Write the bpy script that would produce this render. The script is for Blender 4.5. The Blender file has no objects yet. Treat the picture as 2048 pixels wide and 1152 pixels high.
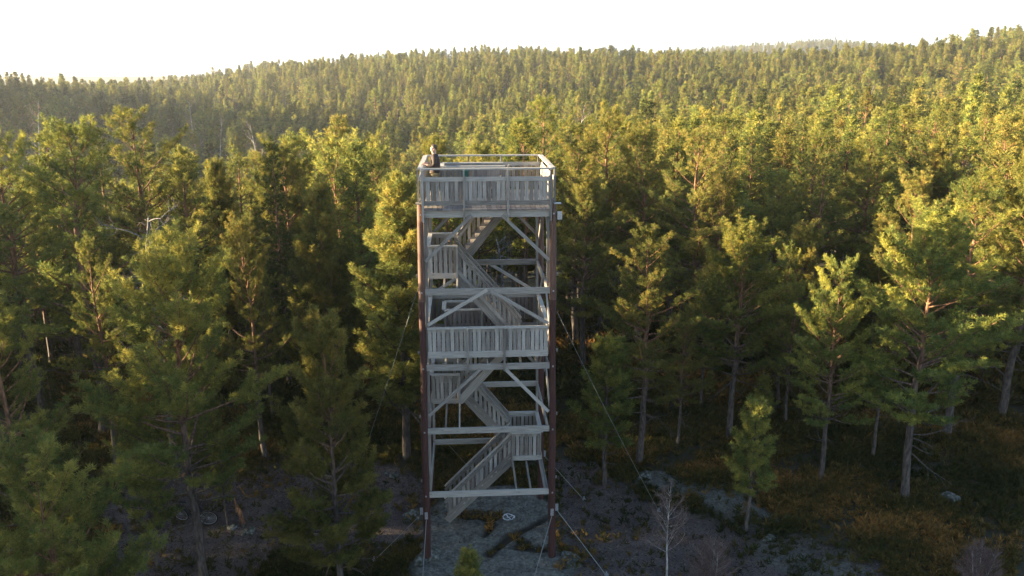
import bpy, math, random
import numpy as np
from mathutils import Vector, Matrix

sc = bpy.context.scene
COL = sc.collection
R = math.radians
PI = math.pi

# ------------------------------------------------------------------ camera, sky, sun, exposure
CAM_Z = 15.7
PITCH = 14.98
cam = bpy.data.cameras.new('camera'); camo = bpy.data.objects.new('camera', cam); COL.objects.link(camo)
camo.location = (0, 0, CAM_Z); camo.rotation_euler = (R(90 - PITCH), 0, 0)
cam.sensor_width = 36.0; cam.lens = 36.0 * 1600 / 2048; cam.clip_start = 0.1; cam.clip_end = 12000
sc.camera = camo

SUN_EL = 9.5
SUN_AZ = 92.0            # degrees to the left of the view direction (+Y)
sun_dir = Vector((-math.sin(R(SUN_AZ)) * math.cos(R(SUN_EL)), math.cos(R(SUN_AZ)) * math.cos(R(SUN_EL)), math.sin(R(SUN_EL))))
w = bpy.data.worlds.new('World'); sc.world = w; w.use_nodes = True
nt = w.node_tree; bg = nt.nodes['Background']
sky = nt.nodes.new('ShaderNodeTexSky'); sky.sky_type = 'NISHITA'; sky.sun_disc = False
sky.sun_elevation = R(SUN_EL); sky.sun_rotation = R(-SUN_AZ)
sky.air_density = 1.0; sky.dust_density = 0.7; sky.ozone_density = 2.0; sky.altitude = 200
# thin bright veil of cloud low over the horizon
tc = nt.nodes.new('ShaderNodeTexCoord'); sp = nt.nodes.new('ShaderNodeSeparateXYZ'); nt.links.new(tc.outputs['Generated'], sp.inputs[0])
mr = nt.nodes.new('ShaderNodeMapRange'); mr.inputs[1].default_value = 0.08; mr.inputs[2].default_value = 0.34; mr.inputs[3].default_value = 0.75; mr.inputs[4].default_value = 0.0; nt.links.new(sp.outputs[2], mr.inputs[0])
mxs = nt.nodes.new('ShaderNodeMix'); mxs.data_type = 'RGBA'; nt.links.new(mr.outputs[0], mxs.inputs[0]); nt.links.new(sky.outputs[0], mxs.inputs[6]); mxs.inputs[7].default_value = (3.5, 3.8, 4.3, 1)
nt.links.new(mxs.outputs[2], bg.inputs[0]); bg.inputs[1].default_value = 0.062
sl = bpy.data.lights.new('sun', 'SUN'); sl.energy = 5.0; sl.angle = R(0.5); sl.color = (1.0, 0.79, 0.47)
so = bpy.data.objects.new('sun', sl); COL.objects.link(so)
so.rotation_euler = sun_dir.to_track_quat('Z', 'Y').to_euler(); so.location = (-60, 20, 60)
vs = sc.view_settings; vs.view_transform = 'Standard'; vs.look = 'None'; vs.exposure = 2.88; vs.gamma = 1.0
sc.cycles.max_bounces = 6; sc.cycles.diffuse_bounces = 3; sc.cycles.transmission_bounces = 3
sc.cycles.volume_bounces = 1; sc.cycles.transparent_max_bounces = 6; sc.cycles.caustics_reflective = False

# ------------------------------------------------------------------ small helpers
def tag(o, label=None, cat=None, group=None, kind=None):
    if label: o['label'] = label
    if cat: o['category'] = cat
    if group: o['group'] = group
    if kind: o['kind'] = kind
    return o

def empty(name, loc=(0, 0, 0), rz=0.0):
    o = bpy.data.objects.new(name, None); COL.objects.link(o)
    o.location = loc; o.rotation_euler = (0, 0, rz); o.empty_display_size = 0.3
    return o

def mesh_np(name, V, F, attrs=None, mats=(), midx=None, uv=None, smooth=False):
    """V (n,3), F list of (m,k) int arrays with k = 3 or 4"""
    V = np.asarray(V, np.float32)
    me = bpy.data.meshes.new(name)
    F = [np.asarray(f, np.int32) for f in (F if isinstance(F, list) else [F]) if len(f)]
    nl = sum(f.size for f in F); nf = sum(len(f) for f in F)
    me.vertices.add(len(V)); me.vertices.foreach_set('co', V.ravel())
    me.loops.add(nl); me.loops.foreach_set('vertex_index', np.concatenate([f.ravel() for f in F]))
    me.polygons.add(nf)
    tot = np.concatenate([np.full(len(f), f.shape[1], np.int32) for f in F])
    st = np.concatenate([[0], np.cumsum(tot)[:-1]]).astype(np.int32)
    me.polygons.foreach_set('loop_start', st)
    try: me.polygons.foreach_set('loop_total', tot)
    except Exception: pass
    if midx is not None: me.polygons.foreach_set('material_index', np.asarray(midx, np.int32))
    me.polygons.foreach_set('use_smooth', np.full(nf, smooth, bool))
    for k, a in (attrs or {}).items():
        at = me.attributes.new(k, 'FLOAT', 'POINT'); at.data.foreach_set('value', np.asarray(a, np.float32))
    if uv is not None:
        ul = me.uv_layers.new(name='UVMap'); ul.data.foreach_set('uv', np.asarray(uv, np.float32).ravel())
    for m in mats: me.materials.append(m)
    me.update(calc_edges=True)
    return me

def link(name, me, parent=None, loc=None):
    o = bpy.data.objects.new(name, me); COL.objects.link(o)
    if parent: o.parent = parent
    if loc is not None: o.location = loc
    return o

class MB:
    """collects boxes and tubes into one mesh; each piece gets its own tint and lengthwise uv"""
    def __init__(s, seed=0): s.v = []; s.f = []; s.t = []; s.uv = []; s.n = 0; s.r = random.Random(seed)
    def beam(s, p0, p1, wd, ht, up=(0, 0, 1), tint=None):
        p0 = Vector(p0); p1 = Vector(p1); d = (p1 - p0); L = d.length; d.normalize(); up = Vector(up)
        if abs(d.dot(up)) > 0.98: up = Vector((0, 1, 0))
        sx = d.cross(up).normalized(); uz = sx.cross(d).normalized()
        a = sx * wd / 2; b = uz * ht / 2
        s.v += [p0 - a - b, p0 + a - b, p0 + a + b, p0 - a + b, p1 - a - b, p1 + a - b, p1 + a + b, p1 - a + b]
        n = s.n; s.f += [(n, n+3, n+2, n+1), (n+4, n+5, n+6, n+7), (n, n+1, n+5, n+4), (n+1, n+2, n+6, n+5), (n+2, n+3, n+7, n+6), (n+3, n, n+4, n+7)]
        t = s.r.random() if tint is None else tint
        s.t += [t] * 8; o = s.r.random() * 20
        s.uv += [(o, 0), (o, ht), (o+wd, ht), (o+wd, 0)] + [(o, 0), (o+wd, 0), (o+wd, ht), (o, ht)]
        for q in (wd, ht, wd, ht): s.uv += [(o, 0), (o, q), (o + L, q), (o + L, 0)]
        s.n += 8; return s
    def box(s, c, size, tint=None):
        c = Vector(c); return s.beam(c - Vector((size[0]/2, 0, 0)), c + Vector((size[0]/2, 0, 0)), size[1], size[2], tint=tint)
    def build(s, name, mat, parent=None):
        me = mesh_np(name, np.array([tuple(q) for q in s.v]), [np.array(s.f)], {'tint': s.t}, [mat], uv=s.uv)
        return link(name, me, parent)

def tubes(paths, sides=6, cap=True):
    """paths: list of (pts (k,3), radii (k)) -> V, F(quads), T, H"""
    V = []; F = []; base = 0
    ang = np.arange(sides) * 2 * PI / sides
    for pts, rad in paths:
        pts = np.asarray(pts, float); k = len(pts); rad = np.asarray(rad, float)
        d = np.gradient(pts, axis=0); d /= np.linalg.norm(d, axis=1)[:, None] + 1e-9
        ref = np.array([0.0, 0, 1]) if abs(d[0, 2]) < 0.8 else np.array([1.0, 0, 0])
        a = np.cross(d, ref); a /= np.linalg.norm(a, axis=1)[:, None] + 1e-9; b = np.cross(d, a)
        ring = pts[:, None] + rad[:, None, None] * (a[:, None] * np.cos(ang)[None, :, None] + b[:, None] * np.sin(ang)[None, :, None])
        V.append(ring.reshape(-1, 3))
        i = np.arange(k - 1)[:, None] * sides + np.arange(sides)[None]
        j = np.arange(k - 1)[:, None] * sides + (np.arange(sides)[None] + 1) % sides
        F.append(np.stack([i, j, j + sides, i + sides], -1).reshape(-1, 4) + base)
        base += k * sides
    return np.concatenate(V), np.concatenate(F)

def tube_obj(name, paths, mat, parent=None, sides=8, smooth=True):
    V, F = tubes(paths, sides)
    return link(name, mesh_np(name, V, [F], {'tint': np.full(len(V), 0.5)}, [mat], smooth=smooth), parent)

# ------------------------------------------------------------------ materials
def newmat(name):
    m = bpy.data.materials.new(name); m.use_nodes = True
    return m, m.node_tree.nodes, m.node_tree.links, m.node_tree.nodes['Principled BSDF']

def ramp(nodes, stops):
    r = nodes.new('ShaderNodeValToRGB'); e = r.color_ramp.elements
    e[0].position, e[0].color = stops[0][0], (*stops[0][1], 1); e[1].position, e[1].color = stops[-1][0], (*stops[-1][1], 1)
    for p, c in stops[1:-1]:
        x = e.new(p); x.color = (*c, 1)
    return r

def mat_plain(name, col, rough=0.6, metal=0.0, var=0.15, scale=20):
    m, N, L, b = newmat(name)
    tc = N.new('ShaderNodeTexCoord'); nz = N.new('ShaderNodeTexNoise'); nz.inputs['Scale'].default_value = scale
    L.new(tc.outputs['Object'], nz.inputs['Vector'])
    r = ramp(N, [(0.3, tuple(c * (1 - var) for c in col)), (0.7, tuple(min(1, c * (1 + var)) for c in col))])
    L.new(nz.outputs['Fac'], r.inputs[0]); L.new(r.outputs[0], b.inputs['Base Color'])
    b.inputs['Roughness'].default_value = rough; b.inputs['Metallic'].default_value = metal
    return m

def mat_wood(name, c0, c1, c2):
    m, N, L, b = newmat(name)
    uv = N.new('ShaderNodeUVMap'); mp = N.new('ShaderNodeMapping'); mp.inputs['Scale'].default_value = (2.2, 45, 1)
    L.new(uv.outputs[0], mp.inputs[0])
    nz = N.new('ShaderNodeTexNoise'); nz.inputs['Scale'].default_value = 1.0; nz.inputs['Detail'].default_value = 4; L.new(mp.outputs[0], nz.inputs['Vector'])
    at = N.new('ShaderNodeAttribute'); at.attribute_name = 'tint'
    mp2 = N.new('ShaderNodeMapping'); mp2.inputs['Scale'].default_value = (2.0, 9, 1); L.new(uv.outputs[0], mp2.inputs[0])
    kn = N.new('ShaderNodeTexVoronoi'); kn.inputs['Scale'].default_value = 1.0; L.new(mp2.outputs[0], kn.inputs['Vector'])
    kr = ramp(N, [(0.05, (0.35,) * 3), (0.12, (1,) * 3)]); L.new(kn.outputs['Distance'], kr.inputs[0])
    mx = N.new('ShaderNodeMix'); mx.data_type = 'FLOAT'; mx.inputs[0].default_value = 0.34
    L.new(nz.outputs['Fac'], mx.inputs[2]); L.new(at.outputs['Fac'], mx.inputs[3])
    r = ramp(N, [(0.25, c0), (0.5, c1), (0.75, c2)]); L.new(mx.outputs[0], r.inputs[0])
    mc = N.new('ShaderNodeMix'); mc.data_type = 'RGBA'; mc.blend_type = 'MULTIPLY'; mc.inputs[0].default_value = 0.8
    L.new(r.outputs[0], mc.inputs[6]); L.new(kr.outputs[0], mc.inputs[7]); L.new(mc.outputs[2], b.inputs['Base Color'])
    bp = N.new('ShaderNodeBump'); bp.inputs['Strength'].default_value = 0.4; bp.inputs['Distance'].default_value = 0.01
    L.new(nz.outputs['Fac'], bp.inputs['Height']); L.new(bp.outputs[0], b.inputs['Normal'])
    b.inputs['Roughness'].default_value = 0.8
    return m

def mat_leaf(name, stops, transl=0.35, objvar=0.35):
    m, N, L, b = newmat(name); N.remove(b)
    out = N['Material Output']
    at = N.new('ShaderNodeAttribute'); at.attribute_name = 'tint'
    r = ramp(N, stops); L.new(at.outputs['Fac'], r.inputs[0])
    oi = N.new('ShaderNodeObjectInfo')
    hs = N.new('ShaderNodeHueSaturation'); L.new(r.outputs[0], hs.inputs['Color'])
    mr = N.new('ShaderNodeMapRange'); mr.inputs[3].default_value = 1 - objvar; mr.inputs[4].default_value = 1 + objvar
    L.new(oi.outputs['Random'], mr.inputs[0]); L.new(mr.outputs[0], hs.inputs['Value'])
    m2 = N.new('ShaderNodeMath'); m2.operation = 'MULTIPLY'; m2.inputs[1].default_value = 7.31; L.new(oi.outputs['Random'], m2.inputs[0])
    m3 = N.new('ShaderNodeMath'); m3.operation = 'FRACT'; L.new(m2.outputs[0], m3.inputs[0])
    mh = N.new('ShaderNodeMapRange'); mh.inputs[3].default_value = 0.478; mh.inputs[4].default_value = 0.515
    L.new(m3.outputs[0], mh.inputs[0]); L.new(mh.outputs[0], hs.inputs['Hue'])
    df = N.new('ShaderNodeBsdfDiffuse'); tr = N.new('ShaderNodeBsdfTranslucent'); mx = N.new('ShaderNodeMixShader'); mx.inputs[0].default_value = transl
    L.new(hs.outputs[0], df.inputs[0]); L.new(hs.outputs[0], tr.inputs[0]); L.new(df.outputs[0], mx.inputs[1]); L.new(tr.outputs[0], mx.inputs[2])
    L.new(mx.outputs[0], out.inputs[0])
    return m

def mat_bark(name, low, high, z0, z1, patch=0.0):
    m, N, L, b = newmat(name)
    tc = N.new('ShaderNodeTexCoord'); sx = N.new('ShaderNodeSeparateXYZ'); L.new(tc.outputs['Object'], sx.inputs[0])
    mr = N.new('ShaderNodeMapRange'); mr.inputs[1].default_value = z0; mr.inputs[2].default_value = z1; L.new(sx.outputs[2], mr.inputs[0])
    mp = N.new('ShaderNodeMapping'); mp.inputs['Scale'].default_value = (14, 14, 3.5); L.new(tc.outputs['Object'], mp.inputs[0])
    nz = N.new('ShaderNodeTexNoise'); nz.inputs['Scale'].default_value = 1; nz.inputs['Detail'].default_value = 4; L.new(mp.outputs[0], nz.inputs['Vector'])
    mx = N.new('ShaderNodeMix'); mx.data_type = 'RGBA'; L.new(mr.outputs[0], mx.inputs[0]); mx.inputs[6].default_value = (*low, 1); mx.inputs[7].default_value = (*high, 1)
    r = ramp(N, [(0.35, (0.35,) * 3), (0.65, (1.25,) * 3)]); L.new(nz.outputs['Fac'], r.inputs[0])
    mc = N.new('ShaderNodeMix'); mc.data_type = 'RGBA'; mc.blend_type = 'MULTIPLY'; mc.inputs[0].default_value = 1
    L.new(mx.outputs[2], mc.inputs[6]); L.new(r.outputs[0], mc.inputs[7]); L.new(mc.outputs[2], b.inputs['Base Color'])
    b.inputs['Roughness'].default_value = 0.9
    return m

M = {}
M['wood'] = mat_wood('weathered_wood', (0.13, 0.112, 0.096), (0.30, 0.275, 0.243), (0.50, 0.465, 0.415))
M['wood_in'] = mat_wood('weathered_wood_brown', (0.13, 0.105, 0.095), (0.23, 0.195, 0.175), (0.36, 0.31, 0.27))
M['pole'] = mat_wood('shaded_red_pole', (0.032, 0.013, 0.011), (0.062, 0.022, 0.018), (0.11, 0.05, 0.04))  # red pole wood, shade below the sun line put into its colour
M['pole_lit'] = mat_wood('sunlit_red_pole', (0.06, 0.030, 0.022), (0.13, 0.068, 0.048), (0.30, 0.18, 0.125))  # upper pole wood, sunlight put into its paler colour
M['steel'] = mat_plain('galvanised_steel', (0.45, 0.46, 0.48), 0.45, 0.6)
M['wire'] = mat_plain('wire_steel', (0.28, 0.30, 0.28), 0.6, 0.2)
M['green'] = mat_plain('green_paint', (0.01, 0.10, 0.075), 0.4)
M['black'] = mat_plain('black_rubber', (0.012, 0.012, 0.014), 0.6)
M['bikepaint'] = mat_plain('dark_frame_paint', (0.02, 0.022, 0.028), 0.3)
M['white_paint'] = mat_plain('white_paint', (0.8, 0.8, 0.8), 0.7)
M['skin'] = mat_plain('skin', (0.55, 0.34, 0.26), 0.55, var=0.05)
M['hair'] = mat_plain('hair', (0.06, 0.045, 0.035), 0.7)
M['jacket'] = mat_plain('jacket_cloth', (0.045, 0.028, 0.024), 0.75)
M['trousers'] = mat_plain('trouser_cloth', (0.30, 0.24, 0.13), 0.85)
M['boot'] = mat_plain('boot_leather', (0.03, 0.02, 0.015), 0.6)
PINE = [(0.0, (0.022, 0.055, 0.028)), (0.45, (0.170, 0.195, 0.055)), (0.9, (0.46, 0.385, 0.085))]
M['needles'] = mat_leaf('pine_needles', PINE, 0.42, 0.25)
M['needles_dark'] = mat_leaf('spruce_needles', [(0.0, (0.025, 0.040, 0.014)), (0.5, (0.075, 0.090, 0.026)), (1.0, (0.14, 0.14, 0.04))], 0.25, 0.3)
M['twig'] = mat_leaf('birch_twigs', [(0.0, (0.10, 0.075, 0.07)), (1.0, (0.24, 0.17, 0.15))], 0.0, 0.15)
M['heather'] = mat_leaf('heather_leaves', [(0.0, (0.026, 0.038, 0.014)), (0.45, (0.078, 0.078, 0.025)), (0.72, (0.19, 0.125, 0.038)), (1.0, (0.42, 0.23, 0.065))], 0.3, 0.0)
M['bark'] = mat_bark('pine_bark', (0.11, 0.09, 0.078), (0.25, 0.125, 0.065), 3.5, 8.0)
M['bark_dead'] = mat_bark('dead_wood', (0.14, 0.13, 0.125), (0.17, 0.16, 0.155), 2, 9)
M['bark_birch'] = mat_bark('birch_bark', (0.40, 0.38, 0.35), (0.5, 0.45, 0.40), 1, 7)
M['stump'] = mat_bark('split_pine_wood', (0.14, 0.07, 0.04), (0.42, 0.20, 0.09), 0.1, 0.5)

# ------------------------------------------------------------------ terrain
def ss(a, b, x):
    t = np.clip((x - a) / (b - a), 0, 1); return t * t * (3 - 2 * t)

def wob(x, y, s, seed):
    r = np.random.RandomState(seed); o = 0
    for i in range(5):
        a, b, c = r.uniform(-1, 1), r.uniform(-1, 1), r.uniform(0, 7)
        o = o + np.sin((x * a + y * b) * s * (1 + 0.6 * i) + c) / (1 + 0.5 * i)
    return o / 3

AN = np.array([-2.5, -0.64, -0.51, -0.39, -0.265, -0.14, 0.0, 0.11, 0.235, 0.36, 0.485, 0.61, 1.2])
RZ = np.array([-9, -8.5, -7.0, -2.5, 7.0, 12.5, 15.0, 14.0, 12.5, 12.8, 16.5, 23.0, 28.0])
def far_h(x, y):
    D = np.hypot(x, np.maximum(y, 1)); a = np.clip(x / np.maximum(y, 1e-3), -2.5, 1.2); a = np.where(y < 1, np.sign(x), a)
    dip = np.interp(a, [-1, -0.6, -0.3, -0.05, 0.15, 0.35, 0.6, 1], [-16, -15, -14, -10, -5.5, -3, -1.5, -1])
    z = dip * ss(38, 115, D)
    rz = np.interp(a, AN, RZ)
    z = z + (rz - dip) * ss(190, 520, D)
    z = z + 46 * np.exp(-((x + 265) / 64) ** 2 / 2 - ((y - 215) / 90) ** 2 / 2)      # unseen hill added left of the view to shade the valley
    z = z - (rz + 25) * ss(560, 900, D)
    # a farther ridge showing beyond the saddle on the right, and a low one on the left horizon
    z = z + (25 + np.interp(a, [-0.7, -0.3, 0.1, 0.25, 0.38, 0.5, 0.7], [-3, -6, 30, 45, 54, 40, 20])) * ss(950, 1350, D)
    return z + wob(x, y, 0.03, 3) * 4.5 * ss(60, 200, D) * (1 - ss(600, 1200, D)) + wob(x, y, 0.12, 4) * 0.6 * ss(30, 90, D)

def G(px, py, z=0.0):
    """ground point (x, y) that stands at this place of the clearing, measured from the survey position"""
    th = R(PITCH); u = (px - 1024) / 1600; v = (py - 576) / 1600
    dz = -math.sin(th) - v * math.cos(th); dy = math.cos(th) - v * math.sin(th)
    t = (z - CAM_Z) / dz
    return (u * t, dy * t)

def poly_sd(x, y, P):
    """distance outside (+) / inside (-) of polygon P"""
    P = np.array(P); n = len(P); d = np.full(np.shape(x), 1e9); ins = np.zeros(np.shape(x), bool)
    for i in range(n):
        a = P[i]; b = P[(i + 1) % n]; e = b - a; wx = x - a[0]; wy = y - a[1]
        t = np.clip((wx * e[0] + wy * e[1]) / (e @ e), 0, 1)
        d = np.minimum(d, np.hypot(wx - e[0] * t, wy - e[1] * t))
        c = ((a[1] > y) != (b[1] > y)) & (x < (b[0] - a[0]) * (y - a[1]) / (b[1] - a[1] + 1e-12) + a[0])
        ins ^= c
    return np.where(ins, -d, d)

def line_d(x, y, P):
    d = np.full(np.shape(x), 1e9)
    for a, b in zip(P[:-1], P[1:]):
        a = np.array(a); b = np.array(b); e = b - a; wx = x - a[0]; wy = y - a[1]
        t = np.clip((wx * e[0] + wy * e[1]) / (e @ e), 0, 1)
        d = np.minimum(d, np.hypot(wx - e[0] * t, wy - e[1] * t))
    return d

ROCK = [G(*p) for p in [(858, 1040), (885, 1000), (960, 978), (1040, 972), (1100, 985), (1108, 1060), (1125, 1110), (1135, 1190), (1100, 1260), (850, 1260), (846, 1130)]]
ROCK2 = [G(*p) for p in [(1285, 950), (1330, 945), (1430, 972), (1500, 1005), (1600, 1040), (1560, 1048), (1470, 1040), (1380, 1000), (1290, 965)]]
ROCK3 = [G(*p) for p in [(1500, 1082), (1590, 1082), (1700, 1120), (1800, 1200), (1640, 1170), (1520, 1110)]]
LIT1 = [G(*p) for p in [(205, 1010), (330, 915), (420, 905), (480, 950), (620, 925), (790, 925), (855, 975), (855, 1060), (790, 1080), (700, 1090), (560, 1110), (420, 1200), (250, 1200), (215, 1080)]]
LIT2 = [G(*p) for p in [(1105, 925), (1200, 920), (1260, 980), (1330, 1010), (1450, 1045), (1600, 1075), (1760, 1130), (1820, 1300), (1110, 1300), (1125, 1080)]]
CRACKS = [[G(*p) for p in [(978, 1110), (1000, 1090), (1040, 1065), (1065, 1052), (1100, 1030)]],
          [G(*p) for p in [(1050, 1085), (1035, 1095), (1090, 1100), (1105, 1096)]],
          [G(*p) for p in [(905, 1028), (940, 1031), (985, 1034)]], [G(*p) for p in [(965, 1073), (985, 1050)]]]

def cover(x, y):
    n = wob(x, y, 2.1, 9) * 0.35 + wob(x, y, 6.0, 10) * 0.15
    rk = np.maximum(1 - ss(-0.25, 0.45, poly_sd(x, y, ROCK) + n * 1.1), 0.75 * (1 - ss(-0.3, 0.5, poly_sd(x, y, ROCK2) + n * 1.6)))
    rk = np.maximum(rk, 0.6 * (1 - ss(-0.3, 0.5, poly_sd(x, y, ROCK3) + n * 1.8 + .1)))
    lt = np.maximum(1 - ss(-0.3, 0.5, poly_sd(x, y, LIT1) + n * 1.6), 1 - ss(-0.3, 0.5, poly_sd(x, y, LIT2) + n * 1.6))
    cr = np.full(np.shape(x), 1e9)
    for c, wd in zip(CRACKS, (0.16, 0.2, 0.3, 0.06)):
        cr = np.minimum(cr, line_d(x, y, c) + n * 0.28 - wd * 0.8)
    crk = 1 - ss(-0.03, 0.1, cr)
    return rk, lt * (1 - rk), crk * rk

def height(x, y, full=True):
    x = np.asarray(x, float); y = np.asarray(y, float)
    z = far_h(x, y)
    near = 1 - ss(50, 80, np.hypot(x, y))
    if full:
        rk, lt, crk = cover(x, y)
        z = z + near * (rk * (0.12 + 0.05 * wob(x, y, 3.2, 21) + 0.03 * wob(x, y, 9.0, 22)) - crk * 0.10 + (1 - rk) * (1 - lt) * (0.06 * wob(x, y, 2.5, 23)))
        z = z - 0.08 * near
    return z
def hz(x, y): return float(height(np.array([x]), np.array([y]))[0])

def axis(parts):
    out = []
    for a, b, s in parts: out += list(np.arange(a, b, s))
    return np.array(out + [parts[-1][1]])
gx = axis([(-6000, -1500, 500), (-1500, -500, 60), (-500, -100, 14), (-100, -30, 3), (-30, -14, .6), (-14, 14, .14), (14, 26, .3), (26, 60, 1.5), (60, 300, 8), (300, 1500, 30), (1500, 6000, 500)])
gy = axis([(-300, -20, 40), (-20, 15, 3), (15, 21, .4), (21, 31, .13), (31, 45, .35), (45, 90, 1.2), (90, 300, 5), (300, 700, 10), (700, 1600, 25), (1600, 8000, 400)])
X, Y = np.meshgrid(gx, gy)
nearmask = (np.hypot(X, Y) < 90)
Z = height(X, Y, False)
rk = np.zeros_like(Z); lt = np.zeros_like(Z); ck = np.zeros_like(Z)
xs, ys = X[nearmask], Y[nearmask]
Z[nearmask] = height(xs, ys); rk[nearmask], lt[nearmask], ck[nearmask] = cover(xs, ys)
nx, ny = len(gx), len(gy)
i = (np.arange(ny - 1)[:, None] * nx + np.arange(nx - 1)[None]).ravel()
FQ = np.stack([i, i + 1, i + nx + 1, i + nx], -1)

def mat_ground():
    m, N, L, b = newmat('forest_floor')
    tc = N.new('ShaderNodeTexCoord')
    def noise(s, d=5, rough=0.6):
        n = N.new('ShaderNodeTexNoise'); n.inputs['Scale'].default_value = s; n.inputs['Detail'].default_value = d; n.inputs['Roughness'].default_value = rough
        L.new(tc.outputs['Object'], n.inputs['Vector']); return n
    n1, n2, n3, n4 = noise(0.9), noise(9), noise(45, 3), noise(2.5)
    moss = ramp(N, [(0.3, (0.022, 0.026, 0.010)), (0.5, (0.045, 0.040, 0.018)), (0.7, (0.085, 0.060, 0.030))]); L.new(n2.outputs['Fac'], moss.inputs[0])
    lit = ramp(N, [(0.3, (0.042, 0.033, 0.030)), (0.5, (0.115, 0.092, 0.084)), (0.72, (0.23, 0.195, 0.18))]); L.new(n3.outputs['Fac'], lit.inputs[0])
    rock = ramp(N, [(0.30, (0.035, 0.030, 0.024)), (0.43, (0.105, 0.097, 0.080)), (0.53, (0.19, 0.182, 0.155)), (0.66, (0.37, 0.365, 0.33))]); rmx = N.new('ShaderNodeMix'); rmx.data_type = 'FLOAT'; rmx.inputs[0].default_value = 0.5; L.new(n2.outputs['Fac'], rmx.inputs[2]); L.new(n4.outputs['Fac'], rmx.inputs[3]); L.new(rmx.outputs[0], rock.inputs[0])
    lich = ramp(N, [(0.54, (0, 0, 0)), (0.62, (1, 1, 1))]); L.new(n4.outputs['Fac'], lich.inputs[0])
    def mix(f, a, bb, bt='MIX'):
        x = N.new('ShaderNodeMix'); x.data_type = 'RGBA'; x.blend_type = bt
        if isinstance(f, float): x.inputs[0].default_value = f
        else: L.new(f, x.inputs[0])
        for s, q in ((6, a), (7, bb)):
            if isinstance(q, tuple): x.inputs[s].default_value = (*q, 1)
            else: L.new(q, x.inputs[s])
        return x.outputs[2]
    def attr(k):
        a = N.new('ShaderNodeAttribute'); a.attribute_name = k; return a.outputs['Fac']
    rockc = mix(lich.outputs[0], rock.outputs[0], mix(0.5, rock.outputs[0], (0.10, 0.11, 0.075)))
    big = ramp(N, [(0.35, (0.65, 0.6, 0.6)), (0.65, (1.25, 1.15, 1.1))]); L.new(n1.outputs['Fac'], big.inputs[0])
    litc = mix(1.0, lit.outputs[0], big.outputs[0], 'MULTIPLY')
    c = mix(attr('litter'), moss.outputs[0], litc); c = mix(attr('rock'), c, rockc); c = mix(attr('crack'), c, (0.030, 0.026, 0.018))
    L.new(c, b.inputs['Base Color']); b.inputs['Roughness'].default_value = 0.95
    bp = N.new('ShaderNodeBump'); bp.inputs['Strength'].default_value = 0.8; bp.inputs['Distance'].default_value = 0.06
    ad = N.new('ShaderNodeMath'); ad.operation = 'ADD'; L.new(n2.outputs['Fac'], ad.inputs[0]); L.new(n3.outputs['Fac'], ad.inputs[1])
    L.new(ad.outputs[0], bp.inputs['Height']); L.new(bp.outputs[0], b.inputs['Normal'])
    return m
me = mesh_np('ground', np.stack([X.ravel(), Y.ravel(), Z.ravel()], -1), [FQ], {'rock': rk.ravel(), 'litter': lt.ravel(), 'crack': ck.ravel()}, [mat_ground()], smooth=True)
tag(link('ground', me), kind='structure')

# ------------------------------------------------------------------ tower
TX, TY, TR = -0.74, 23.5, R(3.5)
tower = empty('observation_tower', (TX, TY, 0), TR)
tag(tower, 'tall grey wooden observation tower on dark red poles, with zigzag stairs and fenced top deck', 'tower')
DEP = 3.85
def hw(z): return 2.075 - 0.1 * z / 11.9
def yd(z, s): return (0.0 if s == 0 else DEP) + (0.0)
def t2w(x, y, z=0):
    v = Matrix.Rotation(TR, 3, 'Z') @ Vector((x, y, z)); return Vector((v.x + TX, v.y + TY, v.z))

# poles, each an own part: lower pole with shade put into its dark red, upper splice coloured as sunlit
for sx in (-1, 1):
    for yy in (0.0, DEP):
        g = t2w(sx * 2.07, yy); gz = hz(g.x, g.y) - 0.3
        zs = np.linspace(gz, 9.1, 12); pts = [(sx * hw(z) * 1.0 + 0.012 * math.sin(z * 1.3 + sx), yy + 0.012 * math.cos(z * 0.9), z) for z in zs]
        V, F = tubes([(pts, np.linspace(0.125, 0.095, 12))], 14)
        uv = np.zeros((len(F), 4, 2)); q = V[F]; uv[..., 0] = q[..., 2]; uv[..., 1] = np.arctan2(q[..., 1] - yy, q[..., 0] - sx * 2) * 0.12
        po = link('pole', mesh_np('pole', V, [F], {'tint': np.full(len(V), 0.5)}, [M['pole']], uv=uv.reshape(-1, 2), smooth=True), tower)
        zs = np.linspace(9.02, 12.0, 6); pts = [(sx * hw(z), yy, z) for z in zs] + [(sx * hw(12), yy, 12.001)]
        V, F = tubes([(pts, list(np.linspace(0.108, 0.09, 6)) + [0.002])], 14)
        uv = np.zeros((len(F), 4, 2)); q = V[F]; uv[..., 0] = q[..., 2]; uv[..., 1] = np.arctan2(q[..., 1] - yy, q[..., 0] - sx * 2) * 0.12
        link('upper_pole', mesh_np('upper_pole', V, [F], {'tint': np.full(len(V), 0.5)}, [M['pole_lit']], uv=uv.reshape(-1, 2), smooth=True), tower)
        for z in (11.7, 9.32, 6.88, 4.74, 2.5):
            s = -1 if yy == 0 else 1
            MB(3).box((sx * hw(z), yy + s * 0.128, z), (0.045, 0.03, 0.045)).build('bolt', M['steel'], tower)
            if z < 11: MB(4).box((sx * (hw(z) + 0.13), yy, z + 0.5), (0.05, 0.05, 0.09)).build('wedge', M['wood'], tower)

# level beams (one timber each)
for z, hh in ((11.70, 0.20), (9.32, 0.19), (6.88, 0.19), (4.74, 0.19), (2.50, 0.19)):
    h = hw(z)
    for yy in (0.0, DEP):
        e = 0.10 if z < 11 else 0.06
        MB(int(z * 9 + yy)).beam((-h + e, yy - 0.02, z), (h - e, yy - 0.02, z), 0.07, hh).build('cross_beam', M['wood'], tower)
    for sx in (-1, 1):
        MB(int(z * 7) + sx).beam((sx * (h - 0.14), 0.05, z - 0.02), (sx * (h - 0.14), DEP - 0.07, z - 0.02), 0.06, hh).build('side_beam', M['wood'], tower)

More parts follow.
